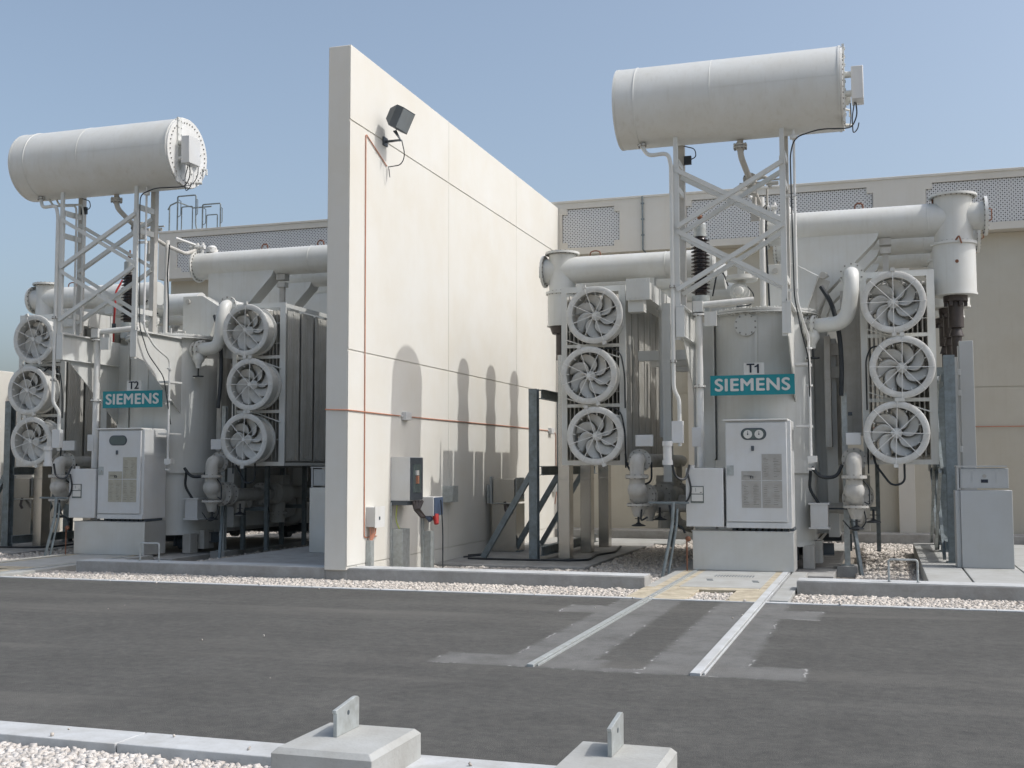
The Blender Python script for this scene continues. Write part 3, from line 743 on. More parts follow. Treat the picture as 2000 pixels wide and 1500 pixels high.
    b = MB(); b.tube([(-2.8, 20.4, 4.7), (-2.7, 20.4, 5.2), (-2.6, 20.5, 5.1), (-2.55, 20.6, 4.9)], .014, 6, bend=.1)
    b.build('bushing_lead', BLACK, T)
    # valves on the lid
    b = MB()
    for i in range(7):
        x = -2.65+.22*i; b.cyl((x, 20.6, 4.36), (x, 20.6, 4.36+random.uniform(.06, .16)), .03, 8)
    for x, y, h in ((-2.4, 21.0, .3), (-1.6, 20.7, .26), (-1.3, 21.0, .22)): b.cyl((x, y, 4.36), (x, y, 4.36+h), .06, 12); b.cyl((x, y, 4.36+h), (x, y, 4.4+h), .1, 12)
    b.box(-2.75, -2.25, 19.85, 19.87, 4.36, 4.42); b.box(-1.6, -1.35, 19.8, 19.83, 4.36, 4.41)
    b.build('lid_fitting', PAINTD, T)
    b = MB(); b.box(-1.8, -1.02, 20.4, 20.9, 4.3, 4.32); b.prism([(-1.84, 4.33), (-1.84, 5.22), (-1.38, 5.22), (-.97, 4.98), (-1.2, 4.33)], 'y', 20.45, 23.9)
    b.build('tap_changer_housing', PAINT, T, bevel=.008)
    b = MB(); b.beam((-.92, 20.6, 4.95), (-1.17, 20.6, 4.36), .3, .035, up=(0, 1, 0)); b.cyl((-.9, 20.6, 4.98), (-.82, 20.6, 5.02), .05, 10); b.cyl((-1.7, 20.44, 5.1), (-1.7, 20.4, 5.1), .05, 12); b.cyl((-.9, 20.42, 4.98), (-.9, 20.5, 4.98), .06, 12)
    b.build('inclined_flange', PAINTD, T)
    # left (small) turret pipes and right (large) turret pipes, three phases ------
    for i, y in enumerate((21.05, 22.7, 24.3)):
        x0 = -5.75; zc = 5.42
        b = MB(); b.lathe((x0, y, zc), (1, 0, 0), [(0, .255), (2.0, .255), (2.003, .262), (2.02, .262), (2.023, .255), (2.9, .255)], 28)
        b.box(x0+1.6, x0+1.8, y-.1, y+.1, zc-.4, zc-.2)
        p = b.build('left_bus_pipe', PAINT, T)
        b = MB(); b.cyl((x0, y, 4.95), (x0, y, 5.72), .255, 28); b.flange((x0, y, 5.75), (0, 0, 1), .33, .04, 20); b.flange((x0, y, 4.98), (0, 0, 1), .32, .045, 20)
        b.cyl((x0, y, 4.36), (x0, y, 4.98), .285, 28); b.cyl((x0, y, 4.34), (x0, y, 4.37), .3, 28)
        b.cyl((x0-.32, y, zc), (x0, y, zc), .24, 24); b.flange((x0-.35, y, zc), (1, 0, 0), .31, .04, 18)
        b.cyl((x0-.33, y, 5.35), (x0-.33, y, 5.35), .01, 4)
        tu = b.build('left_cable_turret', PAINT, T, sharp=30)
        b = MB(); b.tube([(x0-.37, y-.05, 5.5), (x0-.44, y-.05, 5.5), (x0-.44, y-.05, 5.3), (x0-.37, y-.05, 5.3)], .012, 6); b.build('handle', GALVL, tu)
        b = MB(); b.cyl((x0, y, 4.2), (x0, y, 4.34), .2, 20, .25); b.cyl((x0, y, 3.7), (x0, y, 4.2), .13, 16); b.build('cable_termination', DARKI, tu)
        b = MB(); b.tube([(x0+.55, y, zc+.24), (x0+.55, y, zc+.33), (x0+.65, y, zc+.36), (x0+.75, y, zc+.33), (x0+.75, y, zc+.24)], .013, 6, bend=.05); b.build('lifting_eye', RUST, p)
        # right
        xr = 1.28+dr; zc = 5.95
        b = MB(); b.lathe((-1.86, y, zc), (1, 0, 0), [(0, .285), (2.7, .285), (2.703, .292), (2.72, .292), (2.723, .285), (xr+1.86, .285)], 32)
        b.prism([(-1.5, zc-.1), (-1.5, 4.35), (-1.0, 4.35), (-.85, 4.75), (.0, 5.63), (.05, zc-.2)], 'y', y-.2, y+.2)
        b.flange((-1.88, y, zc), (1, 0, 0), .34, .035, 22)
        p = b.build('right_bus_pipe', PAINT, T, sharp=30)
        b = MB(); b.cyl((xr, y, 5.5), (xr, y, 6.32), .315, 32); b.flange((xr, y, 6.34), (0, 0, 1), .40, .04, 24); b.flange((xr, y, 5.5), (0, 0, 1), .38, .05, 24)
        b.cyl((xr, y, 4.62), (xr, y, 5.5), .35, 32); b.cyl((xr, y, 4.60), (xr, y, 4.64), .365, 32)
        b.cyl((xr, y, zc+.02), (xr+.5, y, zc+.02), .24, 26); b.flange((xr+.52, y, zc+.02), (1, 0, 0), .34, .05, 20)
        tu = b.build('right_cable_turret', PAINT, T, sharp=30)
        b = MB(); b.tube([(xr+.55, y, 6.1), (xr+.62, y, 6.08), (xr+.62, y, 5.9), (xr+.55, y, 5.86)], .012, 6); b.tube([(xr, y-.36, 5.5), (xr+.06, y-.42, 5.58), (xr+.1, y-.38, 5.45)], .015, 6, bend=.04); b.cyl((xr+.02, y-.355, 5.15), (xr+.02, y-.34, 5.15), .03, 10)
        b.build('handle', RUST, tu)
        b = MB(); b.cyl((xr, y, 4.5), (xr, y, 4.6), .2, 16); b.cyl((xr, y, 4.05), (xr, y, 4.5), .125, 18); b.cyl((xr, y, 3.9), (xr, y, 4.05), .125, 18, .08); b.cyl((xr, y, 3.55), (xr, y, 3.9), .085, 14)
        for a in range(6): b.box(xr+.16*math.cos(a*PI/3)-.03, xr+.16*math.cos(a*PI/3)+.03, y+.16*math.sin(a*PI/3)-.03, y+.16*math.sin(a*PI/3)+.03, 4.42, 4.56)
        b.build('cable_termination', DARKI, tu)
        if i == 0:
            b = MB()
            for x in (-.35, .95): b.tube([(x, y, zc+.28), (x, y, zc+.36), (x+.07, y, zc+.40), (x+.14, y, zc+.36), (x+.14, y, zc+.28)], .015, 6, bend=.05)
            b.build('lifting_eye', RUST, p)
            b = MB(); b.box(.05, .25, y-.1, y+.1, 5.55, 5.67); b.box(.06, .24, y-.08, y+.08, 5.4, 5.5); b.box(.1, .2, y-.04, y+.04, 4.9, 5.4); b.build('pipe_support', PAINTD, T)
    b = MB(); b.flange((-1.55, 21.05, 6.26), (0, 0, 1), .13, .06, 8); b.lathe((-1.55, 21.05, 6.29), (0, 0, 1), [(0, .1), (.05, .1), (.09, .06)], 16); b.tube([(-1.8, 21.05, 6.2), (-1.9, 21.0, 6.4), (-2.15, 20.6, 6.5)], .03, 8)
    for x in (-1.75, -1.88, -2.0): b.cyl((x, 21, 6.2), (x, 21, 6.45), .035, 8); b.cyl((x-.05, 21, 6.36), (x+.05, 21, 6.36), .05, 8)
    b.build('vent_fitting', WHITEP, T)
    # radiator banks -----------------------------------------------------------
    proto = None
    for side, (x0, x1) in enumerate(((-5.42, -4.30), (-.25, .86))):
        rp = radiator_mesh(x0, x1, 20.0, 20.5, 1.74, 4.82).build('radiator', FINM, T, flat=True)
        for k in range(1, 7):
            c = rp.copy(); COL.objects.link(c); c.parent = T; c.location.y = k*.58
        # front frame
        b = MB()
        b.box(x0-.03, x0+.07, 19.86, 19.9, 1.7, 4.9); b.box(x1-.09, x1+.03, 19.86, 19.9, 1.7, 4.9); b.box(x0+.07, x1-.09, 19.86, 19.9, 4.8, 4.9); b.box(x0+.07, x1-.09, 19.86, 19.9, 1.7, 1.78)
        b.box(x1+.015, x1+.03, 19.9, 24.1, 1.7, 1.76); b.box(x1+.012, x1+.03, 19.9, 24.1, 4.8, 4.88)
        for z in (2.73, 3.8): b.box(x0+.07, x1-.09, 19.87, 19.9, z, z+.06)
        b.beam((x0+.05, 19.84, 2.9), (x1-.05, 19.84, 2.55), .03, .02); b.beam((x0+.05, 19.84, 3.95), (x1-.05, 19.84, 3.6), .03, .02)
        b.build('radiator_frame', PAINT, T)
        for k in range(7):
            pass
        b = MB()
        for z in (2.2, 3.0, 3.4, 4.1, 4.5):
            b.box(x0+.07, x1-.09, 19.93, 19.945, z, z+.012)
        b.build('fin_tie_bar', PAINT, T)
        cx = (-4.74, .24)[side]; cx2 = (-4.85, .35)[side]
        for j, (fx, fz) in enumerate(((cx, 4.33), (cx2, 3.27), (cx, 2.21))):
            if FAN is None:
                FAN = fan_proto(); f = FAN; CTX.ox = ox; CTX.org = O
                f.parent = T
            else: f = ctree(FAN, T)
            f.location = (fx+CTX.ox-O.x, 19.45-O.y, fz-O.z); f.rotation_euler = (0, 0.02*j+(-.35 if side == 0 else 0.0), 0)
        # fan wiring
        b = MB()
        sx = x1 if side == 0 else x0+.1
        for z in (3.6, 2.55):
            if side == 0: b.tube([(sx-.55, 19.8, z), (sx-.3, 19.8, z+.2), (sx-.05, 19.8, z+.1), (sx+.02, 19.8, z-.3), (sx+.02, 19.82, z-.9)], .014, 6, bend=.15)
            else: b.tube([(sx+.2, 19.8, z+.05), (sx+.03, 19.8, z+.05), (sx-.06, 19.8, z-.15), (sx-.06, 19.82, z-1.0)], .014, 6, bend=.12)
        b.tube([(sx+.02, 19.8, 1.9), (sx+.05, 19.75, 1.7), (sx+.3, 19.7, 1.35), (sx+.5, 19.7, 1.4), (sx+.5, 19.7, 1.75)], .018, 6, bend=.2)
        b.build('fan_cable', BLACK, T)
        # lower header with elbows
        px = (-4.0, -.43)[side]
        b = MB(); zt = 1.78
        b.tube([(px, 24, zt), (px, 19.6, zt), (px, 19.42, zt), (px, 19.42, 1.52)], .125, 18, bend=.2, seg=8)
        b.flange((px, 19.68, zt), (0, 1, 0), .2, .035, 10); b.flange((px, 19.42, 1.5), (0, 0, 1), .2, .05, 10)
        b.tube([(px, 19.42, 1.5), (px, 19.42, 1.15), (px+(.0), 19.8, 1.12), (px+.05, 24, 1.12)], .135, 18, bend=.22, seg=8)
        b.sphere((px, 19.42, 1.28), .17); b.flange((px+.02, 19.75, 1.15), (0, 1, 0), .23, .05, 12); b.flange((px+.02, 20.0, 1.15), (0, 1, 0), .23, .05, 12)
        b.flange((px+.02, 19.42, 1.02), (0, 0, 1), .2, .035, 10); b.cyl((px+.02, 19.42, .82), (px+.02, 19.42, 1.02), .08, 18, .15)
        b.flange((px+.05, 21.2, 1.12), (0, 1, 0), .23, .05, 12)
        b.cyl((px+.02, 20.4, 1.0), (px+.02, 20.4, .7), .15, 16, .07)
        for yy in (22.4, 23.4): b.cyl((px+.05, yy, 1.74), (px+.05, yy, 1.1), .07, 12)
        b.build('lower_oil_header', PAINTD, T, sharp=40)
        b = MB(); b.lathe((px+.05, 21.6, 1.12), (0, 1, 0), [(0, .15), (.1, .24), (.6, .24), (.7, .15)], 20); b.box(px-.12, px+.22, 21.8, 22.1, 1.3, 1.5); b.cyl((px+.05, 21.9, .5), (px+.05, 21.9, .95), .16, 16); b.flange((px+.05, 21.9, .7), (0, 0, 1), .22, .04, 10)
        b.tube([(px+.05, 22.9, 1.1), (px+.05, 22.9, .55), (px-.3 if side else px+.4, 22.9, .45)], .1, 12, bend=.2); b.flange((px+.05, 23.3, 1.12), (0, 1, 0), .23, .05, 12)
        b.build('oil_pump', FINM, T, sharp=40)
        b = MB()
        for yy in ((20.9, 22.5, 24.0) if tno == 'T2' else (24.0,)): b.box(px-.25, px-.17, yy, yy+.08, -.02, 1.72); b.box(px+.3, px+.38, yy, yy+.08, -.02, 1.72); b.box(px-.25, px+.38, yy+.01, yy+.07, .78, .86)
        b.build('cooler_leg', GALV, T)
        b = MB()
        for dx, yy, zz in ((0.02, 19.42, .68), (.28, 20.0, .76)):
            b.cyl((px+dx, yy, zz), (px+dx, yy, zz+.2), .02, 8); b.lathe((px+dx, yy, zz-.02), (0, 0, 1), [(0, .12), (.015, .12), (.04, .05), (.06, .03)], 18)
            b.box(px+dx-.06, px+dx+.06, yy-.01, yy+.01, zz+.1, zz+.112)
        b.build('handwheel', BLACK, T)
        # cross pipe from the cooler to the tank under the radiators
        b = MB(); tx = tc+(-.8 if side == 0 else .8)
        b.cyl((px+.05, 22.0, 1.0), (tx, 22.0, 1.0), .13, 16); b.cyl((px+.05, 20.75, .95), (tx, 20.75, .95), .1, 16); b.build('tank_connection', PAINTD, T)
        b = MB(); b.box(px-.05 if side == 0 else px-.12, px+.26 if side == 0 else px+.12, 19.55, 19.62, 2.02, 2.22); b.build('terminal_box', CABM, T, bevel=.01)
        for cxy in ((x0+.1, 20.2), (x1-.1, 20.2), (x0+.1, 23.6), (x1-.1, 23.6)): pass
    # radiator top headers
    b = MB(); b.box(-4.16, -3.82, 19.62, 24.1, 4.62, 4.92); b.box(-4.2, -3.78, 19.6, 19.618, 4.58, 4.96)
    for i in range(4):
        for z in (4.62, 4.92): b.cyl((-4.14+i*.1, 19.58, z), (-4.14+i*.1, 19.61, z), .013, 6)
    b.box(-4.18, -3.9, 19.66, 19.9, 4.38, 4.6)
    for k in range(5): b.box(-3.815, -3.80, 20.0+k*.7, 20.05+k*.7, 4.6, 4.93)
    b.cyl((-3.76, 20.6, 2.2), (-3.76, 20.6, 4.6), .055, 12); b.cyl((-3.76, 20.6, 4.5), (-3.76, 20.6, 4.55), .1, 12)
    for k in range(3): b.box(-4.2, -3.2, 20.6+k*1.3, 20.75+k*1.3, 3.6, 3.78)
    b.box(-3.7, -3.55, 20.3, 20.45, 1.4, 4.6)
    b.build('left_top_header', PAINT, T)
    b = MB(); b.tube([(-1.3, 20.0, 4.03), (-.5, 19.72, 4.05), (-.41, 19.66, 4.6), (-.41, 19.75, 4.88), (-.41, 20.1, 4.9)], .125, 20, bend=.24, seg=8)
    b.flange((-.41, 19.86, 4.88), (0, 1, 0), .2, .04, 10); b.flange((-1.02, 19.9, 4.03), (1, -.3, 0), .19, .05, 10); b.flange((-1.14, 19.94, 4.03), (1, -.3, 0), .19, .05, 10)
    b.tube([(-.41, 20.0, 4.9), (-.41, 24.2, 4.9)], .12, 16)
    b.lathe((-1.06, 19.86, 3.95), (0, 0, -1), [(0, .1), (.1, .12), (.13, .12), (.22, .06), (.3, .05)], 16)
    b.build('right_top_header', PAINT, T, sharp=40)
    b = MB(); b.cyl((-1.06, 19.86, 3.5), (-1.06, 19.86, 3.7), .015, 8); b.cyl((-1.06, 19.86, 3.48), (-1.06, 19.86, 3.5), .11, 16); b.build('handwheel', BLACK, T)
    # mechanical column between tank and right radiators
    b = MB(); b.box(-.62, -.3, 20.5, 20.7, 2.2, 4.7); b.box(-.9, -.8, 20.3, 20.7, 2.0, 3.9); b.box(-.8, -.5, 20.6, 20.65, 3.6, 3.8); b.box(-.8, -.5, 20.6, 20.65, 3.2, 3.4)
    b.build('support_column', PAINTD, T)
    # sign ------------------------------------------------------------------------
    b = MB(); b.box(-2.67, -1.31, 19.02, 19.035, 2.84, 3.17); sg = b.build('maker_sign', TEAL, T); sg['label'] = 'teal sign board with pale lettering'
    text('lettering', 'SIEMENS', .285, -1.99, 19.016, 3.0, LETTER, sg, bold=.0095, sx=1.07, spacing=1.09)
    b = MB(); b.box(-2.0, -1.97, 19.036, 19.45, 2.9, 2.94); b.box(-2.5, -2.46, 19.036, 19.8, 2.9, 2.94); b.box(-1.45, -1.41, 19.036, 19.8, 2.9, 2.94); b.build('sign_bracket', PAINT, sg)
    b = MB(); b.box(-2.12, -1.79, 19.022, 19.03, 3.175, 3.37); sg2 = b.build('number_sign', WHITEP, T)
    if tno == 'T1':
        text('lettering', 'T', .21, -2.01, 19.014, 3.27, INK, sg2, bold=.004)
        b = MB(); b.prism([(-1.905, 3.197), (-1.875, 3.197), (-1.875, 3.345), (-1.90, 3.345), (-1.912, 3.325), (-1.945, 3.312), (-1.945, 3.29), (-1.905, 3.30)], 'y', 19.014, 19.02); b.build('lettering', INK, sg2)
    else: text('lettering', tno, .21, -1.955, 19.014, 3.27, INK, sg2, bold=.004)
    # side boxes and thick cables ---------------------------------------------------
    b = MB(); b.box(-1.14, -.86, 19.6, 19.95, .66, 1.05); b.box(-1.17, -.83, 19.58, 19.97, .64, .67); b.box(-1.17, -.83, 19.58, 19.97, 1.04, 1.07); b.build('lower_terminal_box', CABM, T, bevel=.005)
    b = MB(); b.box(-2.98, -2.83, 18.98, 19.04, 2.0, 2.32); b.build('thermometer_box', CABM, T, bevel=.005)
    b = MB()
    b.tube([(-.92, 20.2, 4.75), (-.75, 20.1, 4.45), (-.62, 20.0, 3.9), (-.6, 19.95, 3.3), (-.62, 19.9, 2.85)], .04, 10, bend=.3)
    b.tube([(-1.1, 19.5, 1.66), (-.95, 19.5, 1.48), (-.7, 19.6, 1.5), (-.62, 19.6, 1.7)], .03, 8, bend=.15)
    b.tube([(-1.12, 19.6, 1.6), (-1.15, 19.6, 1.3), (-1.0, 19.65, 1.05)], .025, 8, bend=.1)
    b.tube([(-.36, 19.4, 1.5), (-.2, 19.4, 1.35), (-.2, 19.4, 1.05), (-.28, 19.4, 1.1)], .012, 6, bend=.08)
    b.tube([(-.3, 19.4, 1.0), (-.24, 19.4, .75), (-.45, 19.4, .6), (-.62, 19.4, .8)], .01, 6, bend=.15)
    b.tube([(-3.2, 18.3, 1.75), (-3.15, 18.3, 1.5), (-3.0, 18.4, 1.45), (-2.95, 18.5, 1.7)], .02, 6, bend=.1)
    b.tube([(-3.35, 18.5, 1.1), (-3.0, 18.5, 1.08), (-2.92, 18.5, 1.3), (-2.98, 18.5, 1.55)], .018, 6, bend=.1)
    b.tube([(-3.3, 18.6, 1.05), (-3.25, 18.6, .75), (-3.1, 18.6, .7), (-3.05, 18.6, .6)], .02, 6, bend=.1)
    b.tube([(-3.9, 19.3, .95), (-3.92, 19.3, .75), (-3.8, 19.3, .82)], .015, 6, bend=.05)
    b.build('power_cable', BLACK, T)
    b = MB(); b.tube([(-3.38, 20.5, 5.65), (-3.46, 20.4, 5.4), (-3.42, 20.3, 4.7)], .012 if tno == 'T1' else .022, 6, bend=.05); b.tube([(-3.42, 20.3, 4.7), (-3.42, 20.3, 4.3)], .012 if tno == 'T1' else .022, 6); b.build('earthing_pole', RED, T)
    b = MB(); b.cyl((-3.42, 20.3, 4.55), (-3.42, 20.3, 4.7), .045, 10); b.build('pole_clamp', DGREY, T)
    return T

TL = {'T1': 'big pale grey power transformer marked T1, right of the firewall',
      'T2': 'big pale grey power transformer marked T2, left of the firewall and partly shaded'}
T1 = transformer(0, 'T1', TL['T1'], 0)
T2 = transformer(D, 'T2', TL['T2'], 1.15)

# ------------------------------------------------------------------ control cabinets and plinths
def cabinet(ox, tno):
    CTX.ox = ox; y0 = 18.55
    wh = {'T1': 'in front of the T1 tank', 'T2': 'in front of the shaded T2 tank'}[tno]
    solo('steel_plinth', ALU, 'low brushed metal plinth under the control cabinet '+wh, 'plinth', -2.13, 18.9, 0,
         lambda b: (b.box(-2.93, -1.34, y0+.04, y0+.72, 0.02, .645), b.box(-2.95, -1.32, y0+.03, y0+.05, .635, .65)), 'cabinet plinths', bevel=.006)
    t = thing('control_cabinet', 'pale grey control cabinet with oval window '+wh, 'cabinet', -1.87, 18.9, .66, 'control cabinets')
    MB().box(-2.385, -1.36, y0+.02, y0+.72, .70, 2.40).build('cabinet_body', CABM, t, bevel=.006)
    b = MB()
    for i in range(10): b.box(-2.3+i*.1, -2.24+i*.1, y0+.1, y0+.6, .655, .70)
    b.build('spacer', DGREY, t)
    MB().box(-2.41, -1.40, y0-.03, y0+.74, 2.402, 2.425).build('roof_lip', WHITEP, t, bevel=.003)
    MB().box(-2.37, -1.42, y0-.012, y0+.018, .80, 2.37).build('door', CABM, t, bevel=.008)
    MB().box(-2.38, -1.37, y0+.0, y0+.016, .70, .785).build('door_sill', CABM, t, bevel=.003)
    def oval(b, cx, cz, w, h, ya, yb, n=12):
        P = [(cx+w/2-h/2+h/2*math.cos(a), cz+h/2*math.sin(a)) for a in [-PI/2+PI*i/n for i in range(n+1)]]+[(cx-w/2+h/2+h/2*math.cos(a), cz+h/2*math.sin(a)) for a in [PI/2+PI*i/n for i in range(n+1)]]
        b.prism(P, 'y', ya, yb)
    b = MB(); oval(b, -1.93, 2.19, .40, .19, y0-.018, y0-.011); w = b.build('window_rim', DGREY, t)
    b = MB(); oval(b, -1.93, 2.19, .36, .155, y0-.024, y0-.017); g = b.build('window', GLASS, t)
    if tno == 'T1':
        for x in (-2.02, -1.845):
            b = MB(); b.cyl((x, y0-.03, 2.185), (x, y0-.023, 2.185), .068, 24); d = b.build('dial', DIAL, g)
            b = MB(); b.cyl((x, y0-.034, 2.185), (x, y0-.03, 2.185), .012, 10); b.box(x-.003, x+.003, y0-.033, y0-.0305, 2.19, 2.235); b.build('needle', INK, d)
    b = MB(); b.box(-1.97, -1.925, y0-.03, y0-.012, 1.92, 2.0); b.build('lock', DGREY, t, bevel=.006)
    b = MB(); b.box(-2.36, -2.25, y0-.02, y0-.012, 1.53, 1.69); b.cyl((-2.305, y0-.04, 1.61), (-2.305, y0-.02, 1.61), .025, 14); b.build('handle', GALVL, t)
    pm = PLATE if tno == 'T2' else PLATEG
    def plate(x0, x1, z0, z1, rows, head=None, cols=1):
        b = MB(); b.box(x0, x1, y0-.0165, y0-.0125, z0, z1); p = b.build('instruction_plate', pm, t)
        b = MB()
        for c in range(cols):
            a = x0+(x1-x0)*(c/cols)+.02; e = x0+(x1-x0)*((c+1)/cols)-.02
            for i in range(rows):
                z = z1-.07-(z1-z0-.12)*i/max(1, rows-1)
                w_ = random.uniform(.25, .95); b.box(a+random.uniform(0, .02), a+.02+(e-a-.02)*w_, y0-.018, y0-.0164, z, z+random.choice((.004, .004, .007)))
        b.build('small_print', INKG, p)
        if head: text('heading', head, .045, (x0+x1)/2, y0-.019, z1-.03, INK, p)
        return p
    plate(-1.81, -1.50, 1.46, 1.87, 12, None, 2)
    plate(-1.81, -1.50, 1.02, 1.445, 10, None, 2)
    plate(-2.13, -1.825, 1.02, 1.445, 13, None, 2)
    p = plate(-2.13, -1.825, 1.455, 1.60, 3, None, 1); text('heading', tno, .06, -1.97, y0-.019, 1.5, INK, p, bold=.002)
    # gauge side box
    b = MB(); b.box(-3.02, -2.42, y0-.02, y0+.35, .71, 1.65); s_ = b.build('side_box', CABM, t, bevel=.012)
    b = MB(); b.box(-2.94, -2.73, y0-.03, y0-.02, 1.09, 1.36); m = b.build('meter_window', GLASS, s_)
    for z in (1.12, 1.24):
        b = MB(); b.box(-2.925, -2.745, y0-.036, y0-.03, z, z+.105); mm = b.build('meter_scale', DIAL, s_)
    b = MB(); b.box(-2.86, -2.855, y0-.038, y0-.0362, 1.27, 1.33); b.box(-2.79, -2.76, y0-.038, y0-.0362, 1.255, 1.265); b.build('needle', INK, s_)
    b = MB(); b.cyl((-2.93, y0+.1, 1.65), (-2.93, y0+.1, 1.70), .04, 14); b.build('cable_gland', DIAL, s_)
cabinet(0, 'T1'); cabinet(D, 'T2')

# ------------------------------------------------------------------ cable support frames with troughs
def left_frame(ox, n):
    CTX.ox = ox
    wh = {1: 'between the firewall and the T1 transformer', 2: 'at the far left beside the T2 transformer'}[n]
    t = thing('cable_support_frame', 'dark galvanised steel frame with raking struts '+wh, 'steel frame', -6.15, 22, -.05, 'cable support frames')
    ys = (20.45, 22.4, 24.3)
    for i, y in enumerate(ys):
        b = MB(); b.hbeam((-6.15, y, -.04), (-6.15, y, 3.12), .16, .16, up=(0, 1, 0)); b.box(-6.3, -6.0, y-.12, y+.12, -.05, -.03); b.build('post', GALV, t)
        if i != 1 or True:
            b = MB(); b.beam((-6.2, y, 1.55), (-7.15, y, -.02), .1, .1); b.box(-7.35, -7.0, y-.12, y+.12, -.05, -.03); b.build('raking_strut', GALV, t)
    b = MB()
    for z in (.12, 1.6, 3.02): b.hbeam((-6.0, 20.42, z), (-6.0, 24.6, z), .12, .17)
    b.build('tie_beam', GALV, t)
    b = MB()
    b.tube([(-7.4, 20.3, -.03), (-6.6, 20.25, -.03), (-5.4, 20.35, -.03), (-5.15, 20.6, -.03), (-5.3, 21.8, -.03), (-5.1, 22.5, -.03), (-5.35, 24.2, -.03)], .02, 6, bend=.3)
    b.tube([(-7.6, 20.6, -.03), (-7.2, 20.9, .0), (-7.4, 21.4, -.03), (-7.65, 21.0, -.03)], .018, 6, bend=.2)
    at(-6, 21, 0); tag(b.build('ground_cable', BLACK), 'black cable lying on the concrete pad '+('below the dark steel frame near the firewall' if n == 1 else 'at the far left bay'), 'cable', 'cables on the pads')
    for i, (y, xa) in enumerate(((20.95, -5.79), (22.6, -5.79), (24.2, -5.80))):
        lab = ['front', 'middle', 'rear'][i]+' of three stainless cable troughs '+('left of the T1 radiators' if n == 1 else 'left of the T2 transformer')
        solo('cable_trough', STAIN, lab, 'cable duct', -5.75, y, -.05,
             lambda b: (b.box(xa, xa+.22, y-.14, y+.14, -.045, 3.78), b.box(xa-.004, xa+.224, y-.144, y+.144, 1.42, 1.44)), 'stainless cable troughs', bevel=.006)
left_frame(0, 1); left_frame(D, 2)

def right_frame(ox, n):
    CTX.ox = ox
    wh = {1: 'right of the T1 radiators', 2: 'beside the firewall behind the T2 transformer'}[n]
    t = thing('cable_lattice_frame', 'dark galvanised lattice frame carrying the cable ends '+wh, 'steel frame', 1.05, 21.5, .13, 'cable lattice frames')
    for y in (19.75, 22.2, 24.2):
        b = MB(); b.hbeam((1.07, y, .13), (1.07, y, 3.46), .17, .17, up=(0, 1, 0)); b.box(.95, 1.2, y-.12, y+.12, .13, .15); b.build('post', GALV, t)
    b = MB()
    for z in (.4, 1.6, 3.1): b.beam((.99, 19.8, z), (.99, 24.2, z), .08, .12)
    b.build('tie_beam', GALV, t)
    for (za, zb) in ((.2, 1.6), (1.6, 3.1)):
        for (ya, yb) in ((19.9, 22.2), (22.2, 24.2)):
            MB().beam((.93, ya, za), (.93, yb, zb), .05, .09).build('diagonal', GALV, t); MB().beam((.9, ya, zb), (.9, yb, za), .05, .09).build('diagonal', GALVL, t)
    for i, y in enumerate((20.75, 22.5, 24.1)):
        solo('cable_cover', PEDM, ['front', 'middle', 'rear'][i]+' of the light metal cable covers '+('standing right of the T1 lattice frame' if n == 1 else 'hidden close behind the firewall by T2'), 'cable duct', 1.35, y, .13,
             lambda b: (b.box(1.29, 1.51, y-.09, y+.09, .14, 3.78), b.box(1.265, 1.292, y-.07, y+.07, .14, 3.7), *[b.box(1.25, 1.30, y-.11, y-.07, z, z+.1) for z in (3.2, 2.85, 1.9, .8)]), 'light cable covers', bevel=.004)
    # link box on a pedestal
    if n == 2: CTX.ox = ox-.22
    b_t = thing('link_box', 'bolted grey link box '+('on a tall plain metal pedestal at the right edge' if n == 1 else 'tucked beside the firewall by the T2 transformer'), 'box', 1.5, 19.1, 1.3, 'link boxes')
    b = MB(); b.box(1.13, 1.82, 18.85, 19.2, 1.335, 1.64); b.build('box_body', PEDM, b_t, bevel=.004)
    b = MB(); b.box(1.08, 1.80, 18.82, 19.25, 1.66, 1.68); b.box(1.09, 1.12, 18.84, 19.2, 1.31, 1.66); b.build('hood', PEDM, b_t)
    b = MB(); b.box(1.15, 1.815, 18.835, 18.85, 1.34, 1.63)
    for i in range(8):
        for z in (1.36, 1.61): b.cyl((1.18+i*.087, 18.822, z), (1.18+i*.087, 18.836, z), .008, 6)
    for z in (1.43, 1.53): b.cyl((1.17, 18.822, z), (1.17, 18.836, z), .008, 6); b.cyl((1.80, 18.822, z), (1.80, 18.836, z), .008, 6)
    for x in (1.31, 1.65): b.box(x-.004, x+.004, 18.828, 18.836, 1.43, 1.57)
    b.build('cover_plate', PEDM, b_t)
    MB().box(1.43, 1.53, 18.829, 18.8345, 1.42, 1.47).build('small_plate', INK, b_t)
    b = MB(); b.cyl((1.48, 18.83, 1.52), (1.48, 18.8345, 1.52), .03, 16); b.build('maker_mark', PLATEG, b_t)
    solo('box_pedestal', PEDM if n == 1 else ALU, 'plain metal pedestal under the bolted link box '+('at the right edge' if n == 1 else 'beside the firewall'), 'pedestal', 1.5, 19.1, .13,
         lambda b: (b.box(1.13, 1.86, 18.8, 19.3, .132, 1.305), b.box(1.06, 1.128, 18.84, 19.3, .132, 1.30)), 'box pedestals', bevel=.005)
right_frame(0, 1); right_frame(D+1.15, 2)

